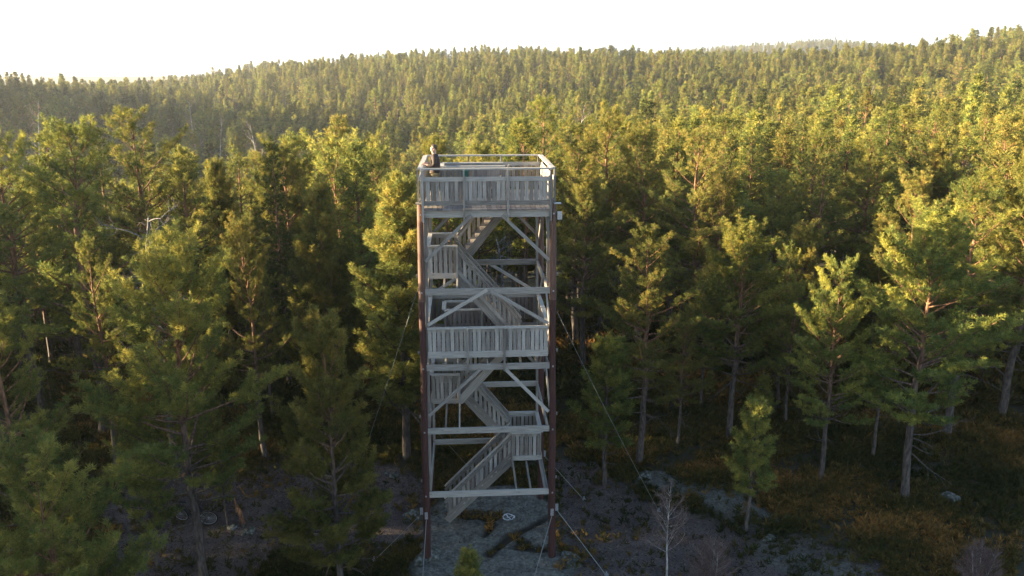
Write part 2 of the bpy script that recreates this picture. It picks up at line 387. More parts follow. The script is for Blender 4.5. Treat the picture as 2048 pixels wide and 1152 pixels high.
# upright timbers beside the poles
for sx in (-1, 1):
    for yy in (0.07, DEP - 0.1):
        zs = [0.25, 2.38, 2.62, 4.62, 4.86, 6.76, 7.0, 9.2, 9.44, 11.58]
        if sx > 0 and yy < 1: zs = [9.44, 11.58]
        if sx < 0 or yy > 1: zs[0] = 2.6; zs = zs[2:]
        for a, c in zip(zs[::2], zs[1::2]):
            MB(int(a * 3)).beam((sx * (hw(a) - 0.145), yy, a), (sx * (hw(c) - 0.145), yy, c), 0.05, 0.09, up=(1, 0, 0)).build('upright', M['wood'], tower)

# knee braces: front, rear, sides
def brace(p0, p1, wd=0.05, ht=0.10): MB(int(abs(p0[0]) * 100)).beam(p0, p1, wd, ht).build('brace', M['wood'], tower)
brace((-0.47, -0.07, 11.66), (-1.86, -0.04, 10.27)); brace((0.44, -0.07, 11.66), (1.86, -0.04, 10.27))
brace((-0.02, -0.09, 9.38), (-1.84, -0.05, 8.28)); brace((0.10, -0.09, 9.34), (1.86, -0.05, 8.27))
brace((-0.25, -0.07, 6.82), (-1.88, -0.04, 5.28)); brace((0.52, -0.07, 6.82), (1.90, -0.04, 5.33))
for zt, zb, a in ((11.6, 10.3, 0.55), (9.25, 8.2, 0.2), (6.8, 5.5, 0.6)):
    for sx in (-1, 1):
        brace((sx * a, DEP + 0.05, zt), (sx * 1.84, DEP + 0.03, zb))
        for ya, yb in ((DEP / 2 - 0.3, 0.12), (DEP / 2 + 0.3, DEP - 0.15)):
            brace((sx * (hw(zt) - 0.08), ya, zt), (sx * (hw(zb) - 0.08), yb, zb - 0.1))

def pickets(m, x0, y0, x1, y1, z0, z1, step=0.136, wd=0.108, th=0.022, jit=0.012):
    L = math.hypot(x1 - x0, y1 - y0); n = max(1, int(L / step)); d = Vector((x1 - x0, y1 - y0, 0)).normalized()
    for k in range(n):
        t = (k + 0.5) / n * L; p = Vector((x0, y0, 0)) + d * t
        j = m.r.uniform(-jit, jit)
        m.beam(p + Vector((0, 0, z0 + j)), p + Vector((0, 0, z1 + m.r.uniform(-jit, jit))), th if abs(d.x) < .5 else wd, wd if abs(d.x) < .5 else th, up=(0, 1, 0))

def railing(x0, y0, x1, y1, zd, top=0.95, mat='wood', cap=True, bottom=(0.1, 0.23), mid=None, posts=(), out=(0, -1), z_post=None, boards=True, inner=False):
    """one railing panel: pickets, bottom board, optional middle board, cap rail and posts, in tower space"""
    ox, oy = out
    r = empty('railing', (0, 0, 0)); r.parent = tower
    m = MB(int(abs(x0 * 31 + y0 * 17 + zd * 13)) + 1)
    ptop = zd + (mid[0] + 0.02 if mid else top - 0.03)
    pickets(m, x0, y0, x1, y1, zd + bottom[0] - 0.02, ptop)
    m.build('pickets', M['wood_in' if inner else mat], r)
    def board(za, zb, off, th=0.03):
        MB(int(za * 30)).beam((x0 + ox * off, y0 + oy * off, (za + zb) / 2), (x1 + ox * off, y1 + oy * off, (za + zb) / 2), th, zb - za).build('rail_board', M[mat], r)
    if boards: board(zd + bottom[0], zd + bottom[1], 0.03)
    if mid: board(zd + mid[0], zd + mid[1], 0.03)
    else: board(zd + top - 0.14, zd + top - 0.03, -0.03)
    if cap:
        m = MB(2); m.beam((x0, y0, zd + top), (x1, y1, zd + top), 0.14, 0.045); m.build('handrail', M['wood'], r)
    if posts:
        L = Vector((x1 - x0, y1 - y0, 0))
        for t in posts:
            p = Vector((x0, y0, 0)) + L * t + Vector((ox, oy, 0)) * 0.075
            MB(int(t * 50)).beam(p + Vector((0, 0, zd - 0.3 if z_post is None else z_post)), p + Vector((0, 0, zd + top - 0.024)), 0.06, 0.09, up=(0, 1, 0)).build('post', M['wood'], r)
    return r

# --- top deck: planks laid front to back, with the stair opening
DZ = 11.85
OPX, OPY = (-1.15, 0.75), (2.2, 3.12)
m = MB(11); x = -1.90
while x < 1.89:
    cxx = x + 0.07
    for a, c in (((-0.14, DEP + 0.1),) if not (OPX[0] < cxx < OPX[1]) else ((-0.14, OPY[0]), (OPY[1], DEP + 0.1))):
        m.beam((cxx, a + m.r.uniform(-.012, .012), DZ - 0.018), (cxx, c, DZ - 0.018), 0.134, 0.036)
    x += 0.146
m.build('deck_planks', M['wood_in'], tower)
for xx in (-1.2, -0.45, 0.3, 1.05):
    MB(int(xx * 9) + 20).beam((xx, 0.03, 11.70), (xx, OPY[0] - 0.02 if OPX[0] < xx < OPX[1] else DEP - 0.07, 11.70), 0.05, 0.18).build('joist', M['wood'], tower)
xe = 1.93
TOPR = dict(zd=DZ, top=1.18, mid=(0.82, 0.95), bottom=(0.12, 0.25))
railing(-xe, -0.06, xe, -0.06, posts=(0.012, 0.325, 0.66, 0.988), z_post=11.48, **TOPR)
railing(-xe, DEP + 0.06, xe, DEP + 0.06, posts=(0.01, 0.37, 0.66, 0.99), out=(0, 1), inner=True, **TOPR)
railing(-xe - 0.02, 0.03, -xe - 0.02, DEP - 0.03, posts=(0.03, 0.5, 0.97), out=(-1, 0), **TOPR)
railing(xe + 0.02, 0.03, xe + 0.02, DEP - 0.03, posts=(0.03, 0.5, 0.97), out=(1, 0), **TOPR)
railing(OPX[0] - 0.22, OPY[0] - 0.06, OPX[1] - 0.1, OPY[0] - 0.06, DZ, 1.0, posts=(0.02, 0.5, 0.98), z_post=DZ, inner=True, bottom=(0.06, 0.18))
railing(OPX[0] - 0.22, OPY[1] + 0.06, OPX[1] - 0.1, OPY[1] + 0.06, DZ, 1.0, posts=(0.02, 0.98), out=(0, 1), z_post=DZ, inner=True, bottom=(0.06, 0.18))
railing(OPX[0] - 0.22, OPY[0] + 0.05, OPX[0] - 0.22, OPY[1] - 0.05, DZ, 0.99, out=(-1, 0), inner=True, bottom=(0.06, 0.18))
MB(1).box((2.16, -0.02, 11.62), (0.14, 0.14, 0.22)).build('end_plate', M['steel'], tower); MB(1).box((2.09, -0.01, 11.99), (0.22, 0.16, 0.03)).build('pole_cap', M['steel'], tower)
MB(1).box((-1.97, 0.0, 12.02), (0.26, 0.24, 0.03)).build('pole_cap', M['wood'], tower)

# --- stairs
def stair(x0, z0, x1, z1, ya, yb, n, rail=0.95, ext=0.0, rails=(1, 1)):
    """flight from (x0,z0) low end to (x1,z1) high end, ya near stringer, yb far stringer"""
    s = empty('stair_flight', (0, 0, 0)); s.parent = tower
    sg = 1 if x1 > x0 else -1
    d = Vector((x1 - x0, 0, z1 - z0)).normalized()
    for yy in (ya + 0.03, yb - 0.03):
        MB(int(z0 * 5 + yy)).beam((x0 - d.x * 0.05, yy, z0 - 0.06), (x1, yy, z1 - 0.12), 0.05, 0.26).build('stringer', M['wood'], s)
    for k in range(n):
        m = MB(k * 7 + 1); t = (k + 0.5) / n; m.box((x0 + (x1 - x0) * t, (ya + yb) / 2, z0 + (z1 - z0) * (k + 0.75) / n), (0.25, yb - ya - 0.12, 0.045), tint=m.r.uniform(.4, 1))
        m.build('tread', M['wood_in'], s)
    for yy, on in ((ya, rails[0]), (yb, rails[1])):
        if not on: continue
        m = MB(int(yy * 10 + z0)); L = abs(x1 - x0); k = int(L / 0.155)
        for q in range(k):
            t = (q + 0.5) / k; xx = x0 + (x1 - x0) * t; zz = z0 + (z1 - z0) * t
            m.beam((xx, yy, zz + 0.02), (xx, yy, zz + rail - 0.06), 0.098, 0.022, up=(0, 1, 0))
        m.build('stair_pickets', M['wood'], s)
        e = d * ext
        MB(int(z0 * 3)).beam(Vector((x0, yy, z0 + rail)) - e, Vector((x1, yy, z1 + rail)), 0.09, 0.05).build('handrail', M['wood'], s)
        MB(int(z0 * 4)).beam(Vector((x0, yy - 0.03, z0 + rail - 0.14)) - e, Vector((x1, yy - 0.03, z1 + rail - 0.14)), 0.025, 0.09).build('rail_board', M['wood'], s)
        MB(int(z0 * 5)).beam(Vector((x0, yy - 0.03, z0 + 0.17)), Vector((x1, yy - 0.03, z1 + 0.17)), 0.025, 0.11).build('rail_board', M['wood'], s)
        for t in (0.04, 0.5, 0.96):
            xx = x0 + (x1 - x0) * t; zz = z0 + (z1 - z0) * t
            MB(int(t * 9)).beam((xx, yy + 0.04, zz - 0.1), (xx, yy + 0.04, zz + rail - 0.03), 0.07, 0.05, up=(0, 1, 0)).build('post', M['wood'], s)
    return s

stair(-0.92, 9.5, 0.85, DZ, 2.25, 3.08, 11, rails=(0, 1))                 # left landing -> top deck
stair(1.12, 7.12, -0.92, 9.5, 1.22, 2.02, 11)                              # level deck -> left landing
stair(-0.92, 4.86, 1.0, 7.1, 2.12, 3.0, 10, rails=(0, 1))                 # left landing -> level deck
stair(0.86, 2.66, -0.92, 4.86, 3.1, 3.75, 10)                              # right landing -> left landing
stair(-1.42, 0.30, 0.86, 2.66, 2.1, 3.0, 12, ext=0.15)                    # ground -> right landing

# --- landings
def landing(x0, x1, y0, y1, z, seed, rear=True, right=False, left=False, open_front=False):
    s = empty('landing', (0, 0, 0)); s.parent = tower
    m = MB(seed); yy = y0
    while yy < y1 - 0.05:
        m.beam((x0, yy + 0.065, z - 0.018), (x1, yy + 0.065, z - 0.018), 0.128, 0.036); yy += 0.14
    m.build('landing_planks', M['wood_in'], s)
    n = 3 if x0 > 0 else 2
    for k in range(n):
        xx = x0 + 0.05 + (x1 - x0 - 0.1) * (k / (n - 1)) if n == 3 else (x0 + 0.5, x1 - 0.03)[k]
        MB(seed + k).beam((xx, 0.03, z - 0.115), (xx, DEP - 0.06, z - 0.115), 0.05, 0.155).build('joist', M['wood'], s)
    return s
for (x0, x1, y0, y1, z) in ((-1.83, -0.9, 1.2, 3.25, 9.5), (-1.87, -0.9, 2.08, 3.75, 4.86), (0.84, 1.88, 2.05, 3.75, 2.66)):
    landing(x0, x1, y0, y1, z, int(z * 3))
    kw = dict(top=0.98, bottom=(-0.06, 0.12), inner=False)
    railing(x0, y0 - 0.02, x1, y0 - 0.02, z, posts=(0.97,) if x0 < 0 else (0.03,), **kw)
    railing(x0, y1, x1, y1, z, out=(0, 1), **kw)
    ex = x0 if x0 < 0 else x1
    railing(ex, y0, ex, y1, z, out=(-1 if x0 < 0 else 1, 0), **kw)

# --- middle deck
z3 = 7.08
m = MB(21); yy = 0.62
while yy < DEP - 0.1:
    segs = ((-1.84, 1.86),) if not (2.1 < yy + 0.06 < 3.02) else ((-1.84, -1.15), (1.0, 1.86))
    for a, c in segs: m.beam((a, yy + 0.065, z3 - 0.018), (c, yy + 0.065, z3 - 0.018), 0.128, 0.036)
    yy += 0.141
m.build('deck_planks', M['wood_in'], tower)
for xx in (-1.33, -0.95, -0.02, 1.02, 1.5):
    if -1.2 < xx < 1.0: MB(int(xx * 9) + 30).beam((xx, 0.03, z3 - 0.115), (xx, 2.05, z3 - 0.115), 0.05, 0.155).build('joist', M['wood'], tower)
    else: MB(int(xx * 9) + 30).beam((xx, 0.03, z3 - 0.115), (xx, DEP - 0.06, z3 - 0.115), 0.05, 0.155).build('joist', M['wood'], tower)
MR = dict(zd=z3, top=1.08, bottom=(0.13, 0.34))
railing(-1.86, -0.03, 1.86, -0.03, posts=(0.33, 0.635), z_post=6.76, **MR)
railing(-1.84, DEP + 0.05, 1.84, DEP + 0.05, posts=(0.01, 0.5, 0.99), out=(0, 1), inner=True, **MR)
railing(-1.9, 0.12, -1.9, DEP - 0.15, out=(-1, 0), **MR)
railing(1.9, 0.12, 1.9, DEP - 0.15, out=(1, 0), **MR)
railing(-1.4, 2.05, -0.1, 2.05, z3, 1.05, posts=(0.03, 0.97), z_post=z3, bottom=(0.02, 0.16), inner=True)
railing(-1.4, 3.07, 0.9, 3.07, z3, 1.05, posts=(0.02, 0.98), z_post=z3, out=(0, 1), bottom=(0.02, 0.16), inner=True)
railing(-1.4, 2.1, -1.4, 3.02, z3, 1.05, out=(-1, 0), bottom=(0.02, 0.16))

# --- guy wires and brackets (parts of the tower)
WI = Matrix.Rotation(-TR, 3, 'Z')
def w2t(x, y, z): v = WI @ Vector((x - TX, y - TY, 0)); return Vector((v.x, v.y, z))
def guy(p, anchor_px, r=0.012, mat='wire', top_plate=True, sag=0.0):
    ax, ay = G(*anchor_px); az = hz(ax, ay) + 0.02
    q = w2t(ax, ay, az); p = Vector(p)
    pts = []
    for k in range(9):
        t = k / 8; v = p.lerp(q, t); v.z -= sag * 4 * t * (1 - t); pts.append(tuple(v))
    g = tube_obj('guy_wire', [(pts, [r] * 9)], M[mat], tower, 6)
    a = MB(1); a.box(q + Vector((0, 0, 0.03)), (0.12, 0.10, 0.06)); a.box(q + Vector((0, 0, 0.09)), (0.04, 0.05, 0.10)); a.build('anchor', M['steel'], g)
    if top_plate:
        b = MB(1); b.box(p + Vector((0, 0, 0.10)), (0.10, 0.03, 0.24)); b.build('bracket', M['steel'], g)
guy((-2.06, -0.16, 1.72), (842, 1215), 0.011)
guy((2.05, -0.16, 1.70), (1052, 1215), 0.011)
guy((2.22, -0.02, 1.80), (1213, 1148), 0.011)
guy((2.20, DEP, 1.80), (1168, 997), 0.011)
guy((-2.22, 0.0, 1.80), (748, 1118), 0.008)
guy((-2.2, DEP, 3.4), (965, 962), 0.006, top_plate=False)
guy((2.0, DEP + .1, 3.2), (905, 962), 0.006, top_plate=False)
guy((2.12, 0.0, 8.65), (1318, 1020), 0.0065, top_plate=False, sag=0.10)
guy((-2.12, 0.0, 9.4), (650, 1130), 0.0045, top_plate=False, sag=0.10)

# green box on the inner railing of the top deck
gb = empty('post_box', t2w(-0.62, OPY[0] - 0.17, DZ + 0.66), TR)
tag(gb, 'small dark green box fixed to the inner railing of the top deck', 'box')
MB(1).box((0, 0, 0.10), (0.20, 0.12, 0.20), tint=.4).build('box_body', M['green'], gb)
MB(1).beam((-0.12, -0.01, 0.215), (0.12, -0.01, 0.215), 0.17, 0.025, tint=.6).build('lid', M['green'], gb)

# painted survey mark on the rock
cx, cy = G(1017, 1032, 0.1)
V = []; F = []; rr = random.Random(4)
def ring_strip(pts_in, pts_out):
    b0 = len(V); n = len(pts_in)
    for a, c in zip(pts_in, pts_out):
        for q in (a, c): V.append((q[0], q[1], hz(cx + q[0], cy + q[1]) + 0.006))
    for k in range(n - 1): F.append((b0 + 2*k, b0 + 2*k + 1, b0 + 2*k + 3, b0 + 2*k + 2))
P1 = []; P2 = []
for k in range(49):
    a = k / 48 * 2 * PI; r0 = 0.17 + 0.012 * math.sin(5 * a) + rr.uniform(-.006, .006); r1 = 0.225 + 0.012 * math.sin(3 * a + 1) + rr.uniform(-.008, .008)
    P1.append((r0 * math.cos(a) * 1.05, r0 * math.sin(a))); P2.append((r1 * math.cos(a) * 1.05, r1 * math.sin(a)))
P1[-1] = P1[0]; P2[-1] = P2[0]
ring_strip(P1, P2)
for a in (0.5, 0.5 + PI / 2):
    d = Vector((math.cos(a), math.sin(a), 0)); nrm = Vector((-d.y, d.x, 0)); k0 = []; k1 = []
    for k in range(9):
        t = -0.16 + 0.32 * k / 8; w_ = 0.022 + rr.uniform(-.006, .006)
        k0.append(tuple(d * t - nrm * w_)[:2]); k1.append(tuple(d * t + nrm * w_)[:2])
    if a > 1: k0 = k0[:4] + k0[5:]; k1 = k1[:4] + k1[5:]; 
    ring_strip(k0[:4], k1[:4]); ring_strip(k0[-4:], k1[-4:])
ring_strip([(-0.03, -0.03), (0.03, -0.03)], [(-0.03, 0.03), (0.03, 0.03)])
o = link('painted_mark', mesh_np('painted_mark', V, [np.array(F)], None, [M['white_paint']]), None, (cx, cy, 0))
tag(o, 'white spray painted circle with a cross inside on the bare rock below the tower', 'painted mark')

# ------------------------------------------------------------------ person at the left rail of the top deck
def skin_obj(name, nodes, edges, mat, parent, sub=2, root=0):
    me = bpy.data.meshes.new(name); me.from_pydata([n[0] for n in nodes], edges, []); me.materials.append(M[mat])
    o = link(name, me, parent); sk = o.modifiers.new('Skin', 'SKIN'); sk.use_smooth_shade = True
    if not me.skin_vertices: me.attributes
    for i, n in enumerate(nodes):
        d = me.skin_vertices[0].data[i]; r = n[1]; d.radius = r if isinstance(r, tuple) else (r, r); d.use_root = (i == root)
    s = o.modifiers.new('Sub', 'SUBSURF'); s.levels = sub; s.render_levels = sub
    return o
pl = t2w(-1.55, 0.92, DZ); pe = empty('person', pl, TR)
tag(pe, 'person in dark jacket and khaki trousers standing on the top deck, looking left', 'person')
N_ = [((0, 0, .95), (.13, .10)), ((.01, 0, 1.12), (.13, .10)), ((.02, 0, 1.32), (.15, .11)), ((.01, 0, 1.47), (.09, .07)), ((-.01, 0, 1.55), .055), ((-.025, 0, 1.62), (.072, .085)), ((-.015, 0, 1.70), (.082, .098)), ((-.005, 0, 1.755), (.055, .065)), ((-.108, 0, 1.655), .016)]
E_ = [(0, 1), (1, 2), (2, 3), (3, 4), (4, 5), (5, 6), (6, 7), (5, 8)]
for s in (-1, 1):
    b = len(N_); N_ += [((-.01, s * .082, 1.665), .014)]; E_ += [(5, b)]
    b = len(N_); N_ += [((.01, s * .175, 1.46), .062), ((.0, s * .26, 1.19), .043), ((-.25, s * .20, 1.225), .030), ((-.33, s * .185, 1.235), (.026, .034))]
    E_ += [(2, b), (b, b + 1), (b + 1, b + 2), (b + 2, b + 3)]
    for k, (dy, L) in enumerate(((-.030, .068), (-.010, .078), (.011, .074), (.030, .058))):
        f = len(N_); y0 = s * .185 + dy
        N_ += [((-.365, y0, 1.238), .0095), ((-.365 - L * .5, y0, 1.228), .009), ((-.365 - L * .75, y0, 1.228 - L * .38), .008)]; E_ += [(b + 3, f), (f, f + 1), (f + 1, f + 2)]
    f = len(N_); N_ += [((-.30, s * .145, 1.226), .010), ((-.34, s * .120, 1.218), .009)]; E_ += [(b + 3, f), (f, f + 1)]
    b = len(N_); N_ += [((0, s * .10, .90), .088), ((-.02, s * .11, .50), .058), ((.02, s * .12, .10), .042), ((-.10, s * .13, .04), (.04, .035))]; E_ += [(0, b), (b, b + 1), (b + 1, b + 2), (b + 2, b + 3)]
skin_obj('body', N_, E_, 'skin', pe)
N_ = [((0, 0, .86), (.20, .17)), ((.01, 0, 1.12), (.195, .175)), ((.02, 0, 1.32), (.205, .18)), ((.02, 0, 1.46), (.14, .13)), ((.02, 0, 1.54), (.095, .095)), ((.11, 0, 1.50), (.10, .075))]; E_ = [(0, 1), (1, 2), (2, 3), (3, 4), (3, 5)]
for s in (-1, 1):
    b = len(N_); N_ += [((.01, s * .18, 1.45), .092), ((.01, s * .235, 1.32), .080), ((.0, s * .26, 1.19), .068), ((-.22, s * .205, 1.222), .048)]; E_ += [(2, b), (b, b + 1), (b + 1, b + 2), (b + 2, b + 3)]
skin_obj('jacket', N_, E_, 'jacket', pe)
N_ = [((0, 0, .95), (.155, .12))]; E_ = []
for s in (-1, 1):
    b = len(N_); N_ += [((0, s * .10, .88), .105), ((-.02, s * .11, .50), .078), ((.02, s * .12, .10), .066)]; E_ += [(0, b), (b, b + 1), (b + 1, b + 2)]
skin_obj('trousers', N_, E_, 'trousers', pe)
for s in (-1, 1): skin_obj('boot', [((.035, s * .12, .06), .055), ((-.06, s * .125, .045), (.048, .04)), ((-.15, s * .13, .04), (.045, .03)), ((.03, s * .12, .14), .052)], [(0, 1), (1, 2), (0, 3)], 'boot', pe)
def cap(name, c, r, mat, cut, parent):
    V = []; F = []; n = 20; k = 12
    for i in range(k + 1):
        th = PI * i / k
        for j in range(n):
            ph = 2 * PI * j / n; d = Vector((math.sin(th) * math.cos(ph), math.sin(th) * math.sin(ph), math.cos(th)))
            V.append((c[0] + d.x * r[0], c[1] + d.y * r[1], c[2] + d.z * r[2]))
    for i in range(k):
        for j in range(n):
            f = (i * n + j, (i + 1) * n + j, (i + 1) * n + (j + 1) % n, i * n + (j + 1) % n); m_ = [sum(V[q][a] for q in f) / 4 - c[a] for a in range(3)]
            if m_[2] / r[2] + 0.95 * m_[0] / r[0] > cut: F.append(f)
    me = mesh_np(name, V, [np.array(F)], None, [M[mat]], smooth=True); o = link(name, me, parent)
    sm = o.modifiers.new('thick', 'SOLIDIFY'); sm.thickness = 0.012; return o
cap('hair', (-.008, 0, 1.708), (.108, .092, .108), 'hair', 0.05, pe)
for s in (-1, 1):
    V, F = tubes([([(-.104, s * .032, 1.684), (-.110, s * .032, 1.684)], [.009, .004])], 8); link('eye', mesh_np('eye', V, [F], None, [M['black']]), pe)
V, F = tubes([([(-.096, -.024, 1.612), (-.104, 0, 1.611), (-.096, .024, 1.612)], [.004, .005, .004])], 6); link('mouth', mesh_np('mouth', V, [F], None, [M['jacket']]), pe)

# ------------------------------------------------------------------ mountain bike leaning against the pine
bx, by = G(392, 1042); bk = empty('mountain_bike', (bx, by, hz(bx, by)), R(-14)); bk.rotation_euler = (R(14), 0, R(-14))
tag(bk, 'dark mountain bike leaning against a pine trunk left of the tower', 'bicycle')
WR = 0.345
def wheel(x, turn):
    a = empty('wheel', (x, 0, WR)); a.parent = bk; a.rotation_euler = (0, 0, turn)
    def ring(r, rad, n=40, k=8):
        V = []; F = []
        for i in range(n):
            t = 2 * PI * i / n
            for j in range(k):
                q = 2 * PI * j / k; rr_ = r + rad * math.cos(q); V.append((rr_ * math.cos(t), rad * math.sin(q), rr_ * math.sin(t)))
        for i in range(n):
            for j in range(k): F.append((i * k + j, i * k + (j + 1) % k, ((i + 1) % n) * k + (j + 1) % k, ((i + 1) % n) * k + j))
        return V, [np.array(F)]
    V, F = ring(WR - .028, .028); link('tyre', mesh_np('tyre', V, F, None, [M['black']], smooth=True), a)
    V, F = ring(WR - .065, .012); link('rim', mesh_np('rim', V, F, None, [M['steel']], smooth=True), a)
    ps = [([(0, (-1) ** i * .03, 0), ((WR - .07) * math.cos(i * PI / 14), 0, (WR - .07) * math.sin(i * PI / 14))], [.0025, .0025]) for i in range(28)] + [([(0, -.05, 0), (0, .05, 0)], [.022, .022]), ([(0, -.034, 0), (0, -.032, 0)], [.08, .08])]
    V, F = tubes(ps, 6); link('spokes', mesh_np('spokes', V, [F], None, [M['steel']]), a)
RX, FX = -.56, .60
wheel(RX, 0); wheel(FX, R(22))
bb = (-.12, 0, .31); st = (-.26, 0, .78); ht = (.36, 0, .86); hb = (.40, 0, .72); ra = (RX, 0, WR)
tube_obj('frame', [([st, ht], [.019, .021]), ([bb, hb], [.024, .026]), ([bb, st], [.017, .017]), ([ht, hb], [.024, .024])] + [([(bb[0], s * .03, bb[2]), (ra[0], s * .06, ra[2])], [.012, .010]) for s in (-1, 1)] + [([(st[0] + .01, s * .02, st[2] - .06), (ra[0], s * .06, ra[2])], [.010, .009]) for s in (-1, 1)], M['bikepaint'], bk)
tube_obj('fork', [([(ht[0] - .01, 0, ht[2] + .05), (hb[0] + .01, 0, hb[2] - .03)], [.017, .017])] + [([(hb[0] + .01, s * .055, hb[2] - .03), (FX, s * .055, WR)], [.020, .014]) for s in (-1, 1)] + [([(hb[0] + .01, -.06, hb[2] - .03), (hb[0] + .01, .06, hb[2] - .03)], [.018, .018])], M['bikepaint'], bk)
hbz = ht[2] + .10
tube_obj('handlebar', [([(ht[0] - .02, 0, ht[2] + .03), (ht[0] + .05, 0, hbz)], [.018, .018]), ([(ht[0] - .07, .37, hbz + .03), (ht[0] + .04, .12, hbz + .02), (ht[0] + .05, 0, hbz), (ht[0] + .04, -.12, hbz + .02), (ht[0] + .10, -.37, hbz + .03)], [.015, .013, .015, .013, .015])], M['black'], bk)
tube_obj('saddle', [([(-.42, 0, .97), (-.36, 0, .985), (-.26, 0, .975), (-.14, 0, .97)], [.05, .07, .035, .018])], M['black'], bk)
tube_obj('seat_post', [([st, (-.30, 0, .95)], [.015, .015])], M['bikepaint'], bk)
tube_obj('crank', [([(-.12, -.05, .31), (-.12, -.045, .31)], [.09, .09]), ([(-.12, -.06, .31), (-.01, -.06, .18)], [.011, .010]), ([(-.12, .06, .31), (-.23, .06, .44)], [.011, .010]), ([(-.01, -.06, .18), (-.01, -.16, .18)], [.025, .025]), ([(-.23, .06, .44), (-.23, .16, .44)], [.025, .025])], M['black'], bk)

#@@TREES_BEGIN@@
HAZE = 0.00025
# ------------------------------------------------------------------ trees
def unit(a): return a / (np.linalg.norm(a, axis=-1, keepdims=True) + 1e-9)

def needle_tris(C, A, L, n, nl, wd, rng, tint, spread=0.75):
    """n slender needle bundles on each shoot: C base (N,3), A axis (N,3), L length (N)"""
    N_ = len(C); C = np.repeat(C, n, 0); A = np.repeat(A, n, 0); Lr = np.repeat(L, n)
    rad = unit(np.cross(A, rng.normal(size=(N_ * n, 3))))
    u = rng.uniform(0, 1, N_ * n) ** 0.8
    d = unit(A * rng.uniform(0.35, 1.0, (N_ * n, 1)) + rad * spread)
    p = C + A * (u * Lr)[:, None]
    ln = nl * rng.uniform(0.7, 1.25, N_ * n)
    s = unit(np.cross(d, rng.normal(size=(N_ * n, 3)))) * wd / 2
    m = p + d * (ln * 0.45)[:, None]; tip = p + d * ln[:, None]
    V = np.stack([p, m - s, tip, m + s], 1).reshape(-1, 3)
    F = np.arange(N_ * n * 4).reshape(-1, 4)
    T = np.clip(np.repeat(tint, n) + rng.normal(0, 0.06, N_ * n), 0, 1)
    return V, F, np.repeat(T, 4)

def curve(p, d, L, k, rng, lift, wobble=0.12):
    """polyline from p along d bending upwards by lift"""
    pts = [p]; d = np.array(d, float)
    for i in range(k):
        d = unit(d + np.array([0, 0, lift / k]) + rng.normal(0, wobble / math.sqrt(k), 3)); pts.append(pts[-1] + d * L / k)
    return np.array(pts)

def along(pts, u):
    k = len(pts) - 1; x = u * k; i = min(int(x), k - 1); f = x - i
    return pts[i] * (1 - f) + pts[i + 1] * f, unit(pts[i + 1] - pts[i])

